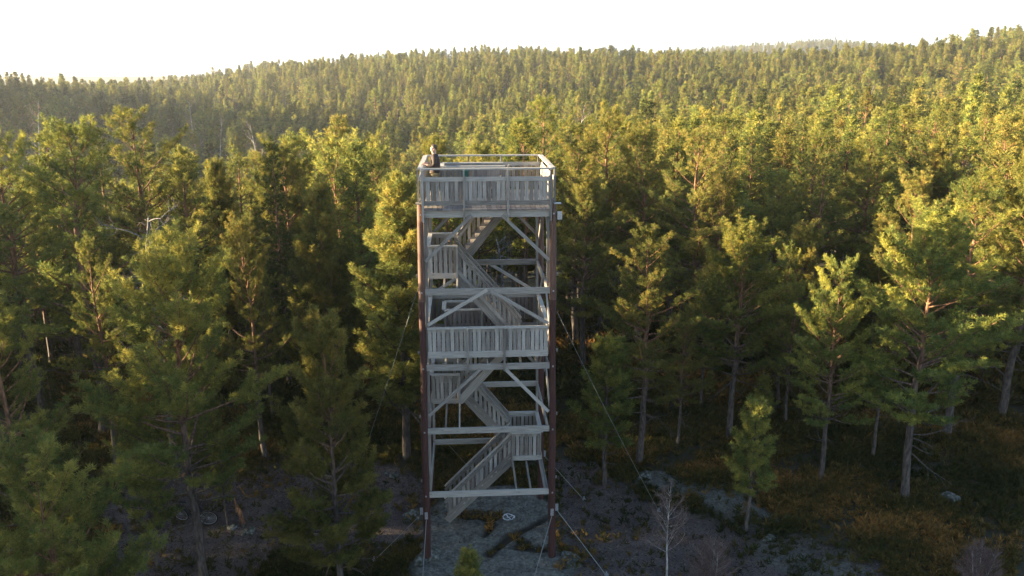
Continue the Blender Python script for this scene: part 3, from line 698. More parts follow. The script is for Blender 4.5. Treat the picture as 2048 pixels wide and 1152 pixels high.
def conifer(seed, H, cb, RR, shape, lod, dead=6, r0=None, mat_t='bark', lean=0.0):
    """returns (trunk mesh, crown mesh). lod 0 near .. 2 far"""
    rng = np.random.RandomState(seed)
    k = (12, 8, 5)[lod]
    t = np.linspace(0, 1, k)
    sway = np.cumsum(rng.normal(0, 0.05, (k, 2)), 0) * H / 12 * (0.35 if shape == 'spruce' else 1)
    sway[0] = 0
    tp = np.column_stack([sway[:, 0] + lean * t ** 1.5 * H, sway[:, 1], t * H])
    tp[0, 2] = -0.4
    r0 = r0 or 0.011 * H + 0.02
    tr = r0 * np.maximum(1 - t, 0.02) ** 0.75; tr[0] *= 1.15
    paths = [(tp, tr)]; limbs = []
    C = []; A = []; Ls = []; T = []
    def trunk_at(z):
        x = max(0, min(0.9999, z / H)) * (k - 1); i = int(x); f = x - i
        return tp[i] * (1 - f) + tp[i + 1] * f, tr[i] * (1 - f) + tr[i + 1] * f
    hs = max(H / 13, 0.66 if H < 6 else 0.0); z = cb * H; dz = (0.48, 0.50, 0.58)[lod] * hs * (0.85 if shape == 'spruce' else 1.0)
    az = rng.uniform(0, 6.28)
    while z < H * 0.975:
        q = (z / H - cb) / (1 - cb)
        if shape == 'mature':   prof = (0.6 + 0.4 * min(1, q / 0.25)) * (1 - q) ** (0.5, 0.62, 0.85)[lod]; el0 = -8 + 60 * q; lift = 0.75
        elif shape == 'broad':  prof = (0.7 + 0.3 * min(1, q / 0.3)) * (1 - q) ** 0.38; el0 = 0 + 55 * q; lift = 0.7
        elif shape == 'young':  prof = (1 - q) ** (0.72 if lod < 2 else 0.95) * (0.8 + 0.2 * min(1, q / 0.15)); el0 = 8 + 45 * q; lift = 0.8
        else:                   prof = (1 - q) ** 0.92; el0 = -18 + 35 * q; lift = 0.35
        nb = rng.randint(3, 6) if shape != 'spruce' else rng.randint(4, 7)
        if shape in ('mature', 'broad') and rng.rand() < 0.16: nb = 1
        for j in range(nb):
            az += 6.283 / nb * rng.uniform(0.7, 1.3) + 0.3
            L = RR * prof * rng.uniform(0.5, 1.22) + 0.12
            if shape in ('mature', 'broad') and rng.rand() < 0.08: L *= 1.3
            el = R(el0 + rng.uniform(-12, 12)); p, rt = trunk_at(z + rng.uniform(-.12, .12))
            d = np.array([math.cos(az) * math.cos(el), math.sin(az) * math.cos(el), math.sin(el)])
            bp = curve(p, d, L, 4 if lod < 2 else 3, rng, lift * rng.uniform(.6, 1.2))
            br = min(rt * 0.55, 0.008 + 0.018 * L)
            limbs.append((bp, np.linspace(br, br * 0.25, len(bp))))
            u0 = 0.34 if shape in ('mature', 'broad') else (0.12 if shape == 'young' else 0.05)
            btint = rng.uniform(-0.14, 0.14)
            step = (0.22, 0.27, 0.48)[lod] * hs
            nsec = max(2, int(L * (1 - u0) / step))
            for si in range(nsec + 1):
                u = u0 + (1 - u0) * (si + rng.uniform(0, .8)) / (nsec + 1)
                sp, sd = along(bp, min(u, .999))
                side = unit(np.cross(sd, [0, 0, 1])) * (1 if si % 2 else -1)
                sL = (0.42 * L * (1 - u) + 0.20) * rng.uniform(.6, 1.2)
                if si == nsec: sv = sd; sL = 0.25
                else: sv = unit(sd * 0.75 + side * 0.85 + np.array([0, 0, rng.uniform(-.05, .35)]))
                if shape == 'spruce': sv = unit(sv - np.array([0, 0, 0.25]))
                sq = curve(sp, sv, sL, 2, rng, 0.35 if shape != 'spruce' else -0.1)
                if lod == 0: limbs.append((sq, np.linspace(0.009, 0.003, 3)))
                ns = max(1, int(sL / ((0.10, 0.17, 0.33)[lod] * hs)))
                for m_ in range(ns + 1):
                    uu = (m_ + rng.uniform(0.2, 1)) / (ns + 1)
                    cp, cd = along(sq, min(uu, .999))
                    for rep in range((2, 1, 1)[lod]):
                        upv = 0.55 if shape != 'spruce' else 0.05
                        ax = unit(cd * 0.55 + np.array([0, 0, upv]) + rng.normal(0, 0.38, 3))
                        C.append(cp + rng.normal(0, 0.035, 3)); A.append(ax); Ls.append(rng.uniform(.7, 1.3))
                        T.append(0.45 + btint + 0.2 * (u - 0.6) + rng.normal(0, 0.10) + 0.12 * q)  # higher shoots lighter: sunlight on the crown put into the tint
        z += dz * rng.uniform(.75, 1.25)
    # leader
    for m_ in range((14, 8, 4)[lod]):
        zz = H * (1 - 0.05 * rng.rand()); p, _ = trunk_at(zz); C.append(p); A.append(unit(np.array([0, 0, 1.2]) + rng.normal(0, .5, 3))); Ls.append(1.0); T.append(0.6)
    C = np.array(C); A = np.array(A); Ls = np.array(Ls) * (0.14, 0.20, 0.32)[lod]; T = np.clip(np.array(T), 0, 1)
    nn = (19, 13, 13)[lod]; nl = (0.13, 0.235, 0.36)[lod]; wd = (0.016, 0.042, 0.070)[lod]
    if shape == 'spruce': nl *= 0.72
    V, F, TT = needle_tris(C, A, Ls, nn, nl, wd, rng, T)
    # dead lower limbs
    if dead and lod < 2:
        for j in range(dead):
            zz = H * rng.uniform(max(0.18, cb * 0.45), cb * 1.15); p, rt = trunk_at(zz); a = rng.uniform(0, 6.28); L = RR * rng.uniform(.25, .75)
            el = R(rng.uniform(-25, 25)); d = np.array([math.cos(a) * math.cos(el), math.sin(a) * math.cos(el), math.sin(el)])
            bp = curve(p, d, L, 5, rng, rng.uniform(-.5, .7), 0.5); limbs.append((bp, np.linspace(min(.03, rt * .4), 0.006, 6)))
            for q_ in range(3):
                sp, sd = along(bp, rng.uniform(.4, .95)); sq = curve(sp, unit(sd + rng.normal(0, .6, 3)), L * .35, 3, rng, 0.2, 0.5)
                limbs.append((sq, np.linspace(.009, .004, 4)))
    TV, TF = tubes(paths, (12, 8, 5)[lod])
    if limbs:
        g = {}
        for a_, b_ in limbs: g.setdefault(len(a_), []).append((a_, b_))
        LV, LF = tubes(limbs, (5, 4, 3)[lod])
        TF = np.concatenate([TF, LF + len(TV)]); TV = np.concatenate([TV, LV])
    return (TV, TF), (V, F, TT)

def bare_tree(seed, H, RR, lod, stems=1, cb=0.3):
    rng = np.random.RandomState(seed); paths = []; tw = []
    for s in range(stems):
        a = rng.uniform(0, 6.28); off = np.array([math.cos(a), math.sin(a), 0]) * (0.12 if stems > 1 else 0)
        top = curve(np.array([0, 0, -0.3]) + off, unit(np.array([off[0] * 1.3, off[1] * 1.3, 1])), H * rng.uniform(.8, 1), 6, rng, 0.3, 0.12)
        r0 = 0.008 * H + 0.012; paths.append((top, np.linspace(r0, 0.006, 7)))
        nb = (26, 16, 9)[lod]
        for j in range(nb):
            u = cb + (0.97 - cb) * (j + rng.rand()) / nb; p, d = along(top, min(u, .999)); az = rng.uniform(0, 6.28)
            L = RR * (1 - 0.75 * (u - cb) / (1 - cb)) * rng.uniform(.6, 1.1)
            bd = unit(np.array([math.cos(az), math.sin(az), rng.uniform(.5, 1.3)])); bp = curve(p, bd, L, 3, rng, 0.5, .2)
            paths.append((bp, np.linspace(0.012 * H / 10 + 0.003, 0.003, 4)))
            for q in range((14, 9, 7)[lod]):
                sp, sd = along(bp, rng.uniform(.2, .999)); dd = unit(sd * .8 + rng.normal(0, .45, 3) + [0, 0, .25]); ll = L * rng.uniform(.2, .5)
                n2 = (5, 4, 3)[lod]
                for z_ in range(n2):
                    f = rng.uniform(0, .8); tw.append((sp + dd * ll * f, unit(dd + rng.normal(0, .4, 3)), ll * .55))
                tw.append((sp, dd, ll))
    C = np.array([t[0] for t in tw]); A = np.array([t[1] for t in tw]); L = np.array([t[2] for t in tw])
    wd = (0.010, 0.022, 0.06)[lod]
    s = unit(np.cross(A, rng.normal(size=A.shape))) * wd / 2; tip = C + A * L[:, None]
    V = np.stack([C - s, C + s, tip + s * .4, tip - s * .4], 1).reshape(-1, 3); F = np.arange(len(C) * 4).reshape(-1, 4)
    T = np.repeat(rng.uniform(0, 1, len(C)), 4)
    TV, TF = tubes(paths, (6, 5, 4)[lod])
    return (TV, TF), (V, F, T)

PROTO = {}
def proto(key, kind, data, mt, mc):
    (TV, TF), (V, F, T) = data
    tm = mesh_np(kind + '_trunk', TV, [TF], None, [M[mt]], smooth=True)
    cm = mesh_np(kind + '_crown', V, [F], {'tint': T}, [M[mc]])
    PROTO[key] = (tm, cm, float(V[:, 2].max()))

def place_tree(key, name, x, y, H, rz, label, cat, group=None, wide=1.0, crown='crown'):
    tm, cm, h0 = PROTO[key]; s = H / h0
    r = empty(name, (x, y, hz(x, y)), rz); r.scale = (s * wide, s * wide, s)
    tag(r, label, cat, group)
    link('trunk', tm, r); link(crown, cm, r)   # parts of the tree
    return r

# prototypes: near pines
i0 = 100
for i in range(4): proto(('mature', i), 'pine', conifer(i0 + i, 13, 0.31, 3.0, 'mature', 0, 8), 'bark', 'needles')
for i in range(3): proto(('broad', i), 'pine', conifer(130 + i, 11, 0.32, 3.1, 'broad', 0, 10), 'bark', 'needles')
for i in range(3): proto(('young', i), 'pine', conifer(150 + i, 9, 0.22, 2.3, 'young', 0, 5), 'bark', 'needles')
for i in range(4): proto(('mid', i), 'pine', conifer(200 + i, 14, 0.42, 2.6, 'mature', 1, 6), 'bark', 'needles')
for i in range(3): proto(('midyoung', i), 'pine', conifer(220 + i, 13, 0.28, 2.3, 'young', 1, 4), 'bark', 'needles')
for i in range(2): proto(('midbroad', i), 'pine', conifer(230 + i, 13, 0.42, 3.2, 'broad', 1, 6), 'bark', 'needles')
for i in range(2): proto(('spruce', i), 'spruce', conifer(240 + i, 14, 0.12, 1.9, 'spruce', 1, 0), 'bark', 'needles_dark')
for i in range(2): proto(('birch', i), 'birch', bare_tree(260 + i, 12, 2.4, 1), 'bark_birch', 'twig')
proto(('shrub', 0), 'birch', bare_tree(270, 4, 1.7, 0, 4, 0.2), 'bark_birch', 'twig')
proto(('shrub', 1), 'birch', bare_tree(271, 3.2, 1.6, 0, 5, 0.15), 'bark_birch', 'twig')
proto(('airy', 0), 'pine', conifer(163, 9.6, 0.14, 2.5, 'broad', 0, 8), 'bark', 'needles')
proto(('sapling', 0), 'pine', conifer(285, 5.5, 0.32, 1.0, 'mature', 0, 6), 'bark', 'needles')
proto(('slim', 0), 'birch', bare_tree(272, 5, 1.3, 0, 1, 0.45), 'bark_birch', 'twig')
# small pine in front of the rock: dense needles, foliage to the ground
proto(('small', 0), 'pine', conifer(280, 3.3, 0.15, 0.95, 'young', 0, 0), 'bark', 'needles')
# dead pine: a bare grey crown
def dead_pine(seed):
    rng = np.random.RandomState(seed); H = 11.5
    tp = curve(np.array([0, 0, -.3]), np.array([0.05, 0, 1]), H, 9, rng, .1, .16); paths = [(tp, np.linspace(.17, .05, 10))]; tw = []
    for j in range(26):
        u = rng.uniform(.45, .99); p, d = along(tp, u); a = rng.uniform(0, 6.28); L = rng.uniform(0.9, 2.3) * (1.25 - .5 * u)
        bp = curve(p, unit(np.array([math.cos(a), math.sin(a), rng.uniform(-.1, .7)])), L, 6, rng, rng.uniform(-.3, .9), .7); paths.append((bp, np.linspace(.034, .008, 7)))
        for q in range(6):
            sp, sd = along(bp, rng.uniform(.3, .99)); sq = curve(sp, unit(sd + rng.normal(0, .7, 3)), L * rng.uniform(.25, .5), 6, rng, .2, .8); paths.append((sq, np.linspace(.013, .004, 7)))
            for r_ in range(5):
                c, cd = along(sq, rng.uniform(.2, .99)); tw.append((c, unit(cd + rng.normal(0, .7, 3)), rng.uniform(.15, .4)))
    C = np.array([t[0] for t in tw]); A = np.array([t[1] for t in tw]); L = np.array([t[2] for t in tw])
    s = unit(np.cross(A, rng.normal(size=A.shape))) * .006; tip = C + A * L[:, None]
    V = np.stack([C - s, C + s, tip + s * .4, tip - s * .4], 1).reshape(-1, 3); F = np.arange(len(C) * 4).reshape(-1, 4)
    TV, TF = tubes(paths, 6)
    return (TV, TF), (V, F, np.repeat(rng.uniform(0.3, 1, len(C)), 4))
proto(('dead', 0), 'dead_pine', dead_pine(290), 'bark_dead', 'twig')
proto(('dead', 1), 'dead_pine', dead_pine(291), 'bark_dead', 'twig')

def at_top(px, py, D):
    """foot position and height of a tree at ground distance D whose tip is in this direction"""
    th = R(PITCH); u = (px - 1024) / 1600; v = (py - 576) / 1600
    dz = -math.sin(th) - v * math.cos(th); dy = math.cos(th) - v * math.sin(th); t = D / dy
    x = u * t; z = CAM_Z + dz * t
    return x, D, z - hz(x, D)

# (tip x, tip y, distance, kind, width factor, rotation, label)
NEAR = [
 (330, 438, 22.0, ('broad', 0), 1.05, 0.3, 'tall bushy pine with lit tip left of the tower, standing in front of the bicycle'),
 (652, 600, 21.5, ('airy', 0), 0.95, 1.0, 'dense green pine directly left of the tower, filling the gap beside its poles'),
 (55, 848, 14.0, ('broad', 1), 1.0, 2.0, 'nearest pine, seen from above in the bottom left corner'),
 (-30, 570, 19.5, ('mature', 0), 1.1, 0.5, 'pine cut by the left edge of the picture, halfway down'),
 (108, 222, 33.0, ('mature', 1), 1.25, 0.0, 'tall hazy pine at far left with a long bare orange trunk'),
 (248, 205, 37.0, ('mature', 2), 1.3, 1.7, 'tall wide pine left of centre rising above the dark valley'),
 (-10, 235, 35.0, ('mature', 3), 1.3, 2.1, 'tall pine cut by the upper left edge of the forest'),
 (352, 285, 46.0, ('young', 1), .8, .4, 'slim pointed pine between the dead pine and the valley'),
 (422, 306, 42.0, ('young', 2), .95, 2.2, 'pointed yellow lit pine just right of the dead grey pine'),
 (572, 262, 41.0, ('broad', 2), 1.15, .9, 'broad round crowned pine left of the person on the deck'),
 (640, 350, 33.0, ('young', 0), 1.0, 3.0, 'dark green pine with drooping sides behind the dense green pine'),
 (690, 300, 47.0, ('mature', 3), .9, .2, 'lit pine a little left of the top deck, behind darker ones'),
 (748, 256, 50.0, ('mature', 0), .9, 4.0, 'pointed lit pine left of the person, tip above the handrail'),
 (792, 335, 31.0, ('young', 1), 1.15, 5.0, 'dark shaded pine touching the left side of the tower top'),
 (878, 262, 47.0, ('mature', 1), 1.0, 3.3, 'golden lit pine directly behind the person on the deck'),
 (955, 275, 48.0, ('broad', 1), 1.0, 4.4, 'low golden pine seen over the middle of the top deck'),
 (1082, 186, 58.0, ('mature', 2), 1.0, 1.1, 'tallest tip above the right corner of the top deck'),
 (1035, 225, 55.0, ('young', 2), .9, 1.9, 'pointed lit pine behind the right half of the top deck'),
 (1162, 228, 45.0, ('mature', 3), 1.1, .6, 'golden pine immediately right of the top deck'),
 (1216, 195, 48.0, ('mature', 0), 1.1, 5.5, 'tall golden pine with twin tips right of the top deck'),
 (1300, 240, 46.0, ('mature', 1), 1.0, 2.6, 'golden pine between the two tallest right of the tower'),
 (1392, 246, 41.0, ('mature', 2), 1.15, .1, 'tall bright yellow pine with orange upper trunk right of the tower'),
 (1180, 330, 41.0, ('broad', 2), 1.0, 1.3, 'shaded broad pine at the right side of the tower poles'),
 (1222, 662, 28.5, ('sapling', 0), 1.1, 1.4, 'small pale trunked pine crossed by the right guy wire'),
 (1300, 430, 30.5, ('mature', 3), 1.0, 2.9, 'shaded pine with crooked bare lower limbs right of the guy wire'),
 (1492, 425, 33.0, ('broad', 0), 1.0, 4.0, 'dark wide pine with a sunlit patch low on its trunk'),
 (1690, 505, 29.0, ('broad', 1), .95, 5.2, 'green shaded pine right of centre with a smooth thin trunk'),
 (1898, 385, 27.5, ('broad', 2), 1.15, .8, 'large wide pine at right with gold lit crown and thick grey trunk'),
 (1975, 330, 33.0, ('mature', 0), 1.1, 1.2, 'pine near the right edge with an orange sunlit trunk foot'),
 (2090, 300, 35.0, ('broad', 0), 1.1, 2.4, 'pine cut by the right edge of the picture'),
 (1512, 792, 25.3, ('sapling', 0), 1.0, 3.7, 'small slender pine standing beside the rock band at lower right'),
 (937, 1090, 19.6, ('small', 0), 1.0, 0.0, 'small young pine at the bottom centre in front of the rock'),
 (398, 690, 27.0, ('young', 0), .8, .5, 'thin trunked pine standing behind the bicycle'),
 (437, 860, 25.6, ('sapling', 0), .7, 1.5, 'very thin young pine between the bicycle and the broken stump'),
 (1370, 600, 32.0, ('mature', 1), .75, 5.0, 'slender pine with long bare trunk just right of the crooked limbed pine'),
 (1585, 480, 36.0, ('mature', 3), .75, 1.0, 'slender dark pine between two round crowned ones at right'),
 (1790, 560, 31.0, ('mature', 0), .75, 2.2, 'slim shaded pine just left of the thick grey trunk'),
 (1840, 330, 38.0, ('mature', 1), .9, 3.5, 'tall slender pine behind the large wide pine at right'),
 (1450, 330, 40.0, ('mature', 3), .9, 1.8, 'tall lit pine standing behind the dark wide pine with the sunlit trunk'),
 (165, 470, 30.0, ('mature', 2), .85, 1.1, 'hazy thin pine between the far left pine and the pine in front of the bicycle'),
 (490, 420, 31.0, ('mature', 1), .9, 2.7, 'shaded open crowned pine between the two dense pines left of the tower'),
 (520, 520, 35.0, ('mature', 3), .8, .7, 'low dark pine deep in shade left of the tower'),
 (1420, 520, 36.0, ('mature', 0), .8, 2.0, 'thin shaded pine with open crown in the middle of the right clearing edge'),
 (1600, 560, 34.0, ('mature', 2), .8, 3.1, 'thin shaded pine behind the smooth trunked pine'),
 (1250, 540, 37.0, ('mature', 1), .8, 4.4, 'thin dark pine in shade behind the right guy wire'),
 (275, 800, 23.0, ('sapling', 0), .9, 2.5, 'reddish trunked small pine left of the bicycle'),
 (1560, 330, 47.0, ('broad', 1), 1.0, .9, 'round topped pine in the right forest front'),
 (1640, 252, 50.0, ('mature', 2), 1.0, 4.9, 'straight lit pine with pointed tip in the right forest front'),
 (1745, 258, 48.0, ('mature', 3), 1.1, 3.9, 'lit pine with pale branches at right, left of the brown bare tree'),
 (1880, 268, 50.0, ('young', 1), .9, .2, 'pointed pine with pale stem just left of the brown bare tree'),
 (2030, 215, 54.0, ('mature', 1), 1.1, .7, 'tall lit pine at the right edge of the forest front'),
 (1600, 430, 39.0, ('broad', 2), .95, 3.3, 'shaded wide pine in the middle of the right forest'),
 (1780, 420, 39.0, ('young', 0), 1.0, 1.9, 'dark pine behind the gold lit wide crown at right'),
]
OCC = []
for k, (px, py, D, key, wd, rz, lab) in enumerate(NEAR):
    x, y, H = at_top(px, py, D)
    place_tree(key, 'pine_tree', x, y, H, rz, lab, 'pine', 'pines around the clearing', wd * (1.18 if D > 30 and px > 1000 else 1.0)); OCC.append((x, y, 1.6))
for px, py, D, i, lab in ((287, 378, 30.0, 0, 'dead grey pine with bare twisted branches left of the tower'), (1010, 470, 40.0, 1, 'bare grey branched dead pine seen through the upper storey of the tower')):
    x, y, H = at_top(px, py, D); place_tree(('dead', i), 'dead_pine', x, y, H, i * 2.0, lab, 'dead pine'); OCC.append((x, y, 1.6))
for px, py, D, i, lab in ((1345, 962, 21.5, ('slim', 0), 'slender white stemmed bare birch at the bottom edge right of the tower'), 
                          (1430, 1060, 21.8, ('shrub', 1), 'low spreading bare birch bush right of the white stemmed birch'), (1975, 1075, 22.0, ('shrub', 1), 'bare thin shrub in the bottom right corner')):
    x, y, H = at_top(px, py, D); place_tree(i, 'birch_tree', x, y, H, px, lab, 'bare birch', crown='twigs')
for px, py, D, H_, lab in ((377, 190, 190., 0, 'leafless grey birch with a wide crown in the valley at left'), (425, 225, 185., 0, 'thin leafless birch right of the wide one in the valley'),
                       (478, 290, 90., 0, 'reddish leafless birch low in the valley left of the tower'), (1138, 205, 110., 0, 'leafless pink birch behind the forest right of the top deck'),
                       (1940, 265, 66., 0, 'brown bare tree among the lit pines at right'), (955, 275, 62, 0, 'small bare tree among golden pines above the top deck'),
                       (38, 195, 150., 0, 'pale leafless birch in the haze at far left'), (520, 240, 130., 0, 'reddish bare birch between pines in the valley')):
    x, y, H = at_top(px, py, D); place_tree(('birch', int(px) % 2), 'birch_tree', x, y, max(6, H), px, lab, 'bare birch', crown='twigs'); OCC.append((x, y, 2.0))

# forest: jittered grid, nearest ones become trees of their own
rng = np.random.RandomState(5)
def scatter(x0, x1, y0, y1, s):
    gx_, gy_ = np.meshgrid(np.arange(x0, x1, s), np.arange(y0, y1, s)); n = gx_.size
    return np.column_stack([gx_.ravel() + rng.uniform(-.48, .48, n) * s, gy_.ravel() + rng.uniform(-.48, .48, n) * s])
P = scatter(-120, 90, 24, 130, 4.2)
D = np.hypot(P[:, 0], P[:, 1]); ratio = P[:, 0] / P[:, 1]
inview = np.abs(ratio) < 0.70
keep = np.ones(len(P), bool)
keep &= ~(inview & (P[:, 1] < 38))                       # the clearing and its hand placed pines
keep &= ~((np.abs(ratio) < 0.75) & (P[:, 1] < 30))
keep &= ~((ratio > 0.70) & (D < 60) & (P[:, 1] < 30))
keep &= ~((ratio < -0.70) & (P[:, 1] < 30))
keep &= ~((np.abs(P[:, 0] + 0.7) < 6) & (P[:, 1] < 44))
keep &= rng.rand(len(P)) < np.where(P[:, 1] < 62, 0.93, 0.80)
for ox, oy, r in OCC: keep &= np.hypot(P[:, 0] - ox, P[:, 1] - oy) > r
P = P[keep]; D = np.hypot(P[:, 0], P[:, 1]); ratio = P[:, 0] / P[:, 1]
order = np.argsort(D + 1000 * (np.abs(ratio) > 0.68))
N_IND = 262
def zone(x, y):
    r = x / y
    return 'left of the tower' if r < -0.16 else ('behind the tower' if r < 0.08 else 'right of the tower')
KIND_OF = []
for k, idx in enumerate(order[:N_IND]):
    x, y = P[idx]; q = rng.rand(); H = rng.uniform(10.5, 15.0) * (0.92 if y < 46 else 1.0)
    zn = zone(x, y); dist = 'front rows' if y < 55 else 'middle rows'
    if q < 0.14:
        place_tree(('spruce', rng.randint(2)), 'spruce_tree', x, y, H, rng.uniform(0, 6.28), f'narrow dark spruce among the pines in the {dist} of forest {zn}', 'spruce', f'spruces in the {dist} {zn}', rng.uniform(.85, 1.1))
    elif q < 0.17:
        place_tree(('birch', rng.randint(2)), 'birch_tree', x, y, H * .85, rng.uniform(0, 6.28), f'leafless birch between pines in the {dist} of forest {zn}', 'bare birch', f'birches in the {dist} {zn}', crown='twigs')
    else:
        key = [('mid', rng.randint(4)), ('midyoung', rng.randint(3)), ('midbroad', rng.randint(2))][rng.choice(3, p=[.42, .42, .16])]
        place_tree(key, 'pine_tree', x, y, H, rng.uniform(0, 6.28), f'pine in the {dist} of forest {zn}, one crown among many alike', 'pine', f'pines in the {dist} {zn}', rng.uniform(1.0, 1.4))
rest = P[order[N_IND:]]
# saplings under the tall trees
SP = scatter(-30, 34, 29, 52, 4.4); SP = SP[(np.abs(SP[:, 0] / SP[:, 1]) < .66) & (rng.rand(len(SP)) < .42) & (np.abs(SP[:, 0] + .7) > 4.5)]
c_ = cover(SP[:, 0], SP[:, 1]); SP = SP[(c_[0] < .1) & (c_[1] < .3)]
for x, y in SP:
    key = [('small', 0), ('sapling', 0), ('spruce', 0), ('spruce', 1)][rng.choice(4, p=[.35, .35, .15, .15])]; H = rng.uniform(1.3, 3.8)
    if key[0] == 'spruce': place_tree(key, 'spruce_tree', x, y, H, rng.uniform(0, 6.28), f'knee to head high young spruce in the heather {zone(x, y)}', 'spruce', f'young spruces {zone(x, y)}', 1.3)
    else: place_tree(key, 'pine_tree', x, y, H, rng.uniform(0, 6.28), f'short young pine in the undergrowth {zone(x, y)}', 'pine', f'young pines {zone(x, y)}', 1.1)

# the rest of the forest as one object that instances whole far trees
def far_proto(nm, data, mt, mc):
    (TV, TF), (V, F, T) = data
    nt_, nf_ = len(TV), len(TF)
    me = mesh_np(nm, np.concatenate([TV, V]), [TF, F + nt_], {'tint': np.concatenate([np.zeros(nt_), T])}, [M[mt], M[mc]], midx=np.concatenate([np.zeros(nf_, int), np.ones(len(F), int)]))
    return bpy.data.objects.new(nm, me)
FP = []
for i in range(4): FP.append(far_proto('far_pine', conifer(300 + i, 14, 0.34, 3.0, 'mature', 2, 0), 'bark', 'needles'))
for i in range(2): FP.append(far_proto('far_pine', conifer(310 + i, 13.5, 0.22, 2.5, 'young', 2, 0), 'bark', 'needles'))
FP.append(far_proto('far_pine', conifer(320, 13, 0.45, 3.3, 'broad', 2, 0), 'bark', 'needles'))
for i in range(2): FP.append(far_proto('far_spruce', conifer(330 + i, 14.5, 0.12, 1.9, 'spruce', 2, 0), 'bark', 'needles_dark'))
FP.append(far_proto('far_birch', bare_tree(340, 12, 2.4, 2), 'bark_birch', 'twig'))

pts = [rest]
A1 = scatter(-260, 230, 128, 330, 4.8); A2 = scatter(-420, 400, 330, 600, 5.2); A3 = scatter(-160, 900, 1180, 1420, 9.0); A4 = scatter(-1000, -250, 560, 780, 9)
B = np.concatenate([A1, A2, A3, A4]); rr_ = B[:, 0] / B[:, 1]
B = B[(np.abs(rr_) < 0.72) & (rng.rand(len(B)) < 0.9)]
dens = wob(B[:, 0], B[:, 1], 0.06, 31); B = B[dens > -0.55]
SH = scatter(-75, -22, -12, 32, 4.4)                     # forest to the left of the clearing, outside the frame
SH = SH[(SH[:, 0] / np.maximum(SH[:, 1], 0.1) < -0.80) | (SH[:, 1] < 1)]
SH2 = scatter(-390, -105, 60, 420, 8.5); SH2 = SH2[(SH2[:, 0] / SH2[:, 1] < -0.72) & (SH2[:, 1] > 60)]  # trees over the added unseen hill that shades the valley
ALL = np.concatenate([rest, B, SH, SH2]); zz = height(ALL[:, 0], ALL[:, 1], False) - 0.1
n = len(ALL)
me = bpy.data.meshes.new('forest'); me.vertices.add(n); me.vertices.foreach_set('co', np.column_stack([ALL, zz]).astype(np.float32).ravel())
FARD = np.hypot(ALL[:, 0], ALL[:, 1])
kd = rng.choice(len(FP), size=n, p=[.11, .11, .10, .10, .13, .11, .08, .10, .10, .06])
kd = np.where((wob(ALL[:, 0], ALL[:, 1], 0.045, 71) > 0.62) & (rng.rand(n) < 0.55), 9, kd)      # patches of bare birch
for nm, tp_, a in (('which', 'INT', kd.astype(np.int32)), ('size', 'FLOAT', ((0.95 + rng.normal(0, .17, n)).clip(.5, 1.25) * np.interp(np.hypot(ALL[:, 0], ALL[:, 1]), [100, 330], [1, 0.94])).astype(np.float32)), ('turn', 'FLOAT', rng.uniform(0, 6.28, n).astype(np.float32)), ('girth', 'FLOAT', (rng.uniform(.9, 1.35, n) * np.interp(np.hypot(ALL[:, 0], ALL[:, 1]), [100, 300], [1, 1.12])).astype(np.float32))):
    at = me.attributes.new(nm, tp_, 'POINT'); at.data.foreach_set('value', a)
forest = link('forest', me); tag(forest, 'dense pine and spruce forest covering the slopes up to the skyline', kind='stuff')
ng = bpy.data.node_groups.new('plant_forest', 'GeometryNodeTree')
ng.interface.new_socket('Geometry', in_out='INPUT', socket_type='NodeSocketGeometry'); ng.interface.new_socket('Geometry', in_out='OUTPUT', socket_type='NodeSocketGeometry')
gi = ng.nodes.new('NodeGroupInput'); go = ng.nodes.new('NodeGroupOutput'); jn = ng.nodes.new('GeometryNodeJoinGeometry')
def named(nm, t):
    a = ng.nodes.new('GeometryNodeInputNamedAttribute'); a.data_type = t; a.inputs[0].default_value = nm
    return [o for o in a.outputs if o.enabled][0]
wh = named('which', 'INT'); szz = named('size', 'FLOAT'); tn = named('turn', 'FLOAT'); gr = named('girth', 'FLOAT')
rot = ng.nodes.new('ShaderNodeCombineXYZ'); ng.links.new(tn, rot.inputs[2])
mg = ng.nodes.new('ShaderNodeMath'); mg.operation = 'MULTIPLY'; ng.links.new(szz, mg.inputs[0]); ng.links.new(gr, mg.inputs[1])
scn = ng.nodes.new('ShaderNodeCombineXYZ'); ng.links.new(mg.outputs[0], scn.inputs[0]); ng.links.new(mg.outputs[0], scn.inputs[1]); ng.links.new(szz, scn.inputs[2])
for i, fo in enumerate(FP):
    cp = ng.nodes.new('FunctionNodeCompare'); cp.data_type = 'INT'; cp.operation = 'EQUAL'
    ins = [s for s in cp.inputs if s.enabled and s.type == 'INT']; ng.links.new(wh, ins[0]); ins[1].default_value = i
    ob = ng.nodes.new('GeometryNodeObjectInfo'); ob.inputs[0].default_value = fo; ob.inputs['As Instance'].default_value = True
    ip = ng.nodes.new('GeometryNodeInstanceOnPoints')
    ng.links.new(gi.outputs[0], ip.inputs['Points']); ng.links.new(cp.outputs[0], ip.inputs['Selection']); ng.links.new(ob.outputs['Geometry'], ip.inputs['Instance'])
    ng.links.new(rot.outputs[0], ip.inputs['Rotation']); ng.links.new(scn.outputs[0], ip.inputs['Scale']); ng.links.new(ip.outputs[0], jn.inputs[0])
ng.links.new(jn.outputs[0], go.inputs[0])
gm = forest.modifiers.new('plant', 'NODES'); gm.node_group = ng
print('forest trees', n, [(k, len(v[1].vertices)) for k, v in PROTO.items()])

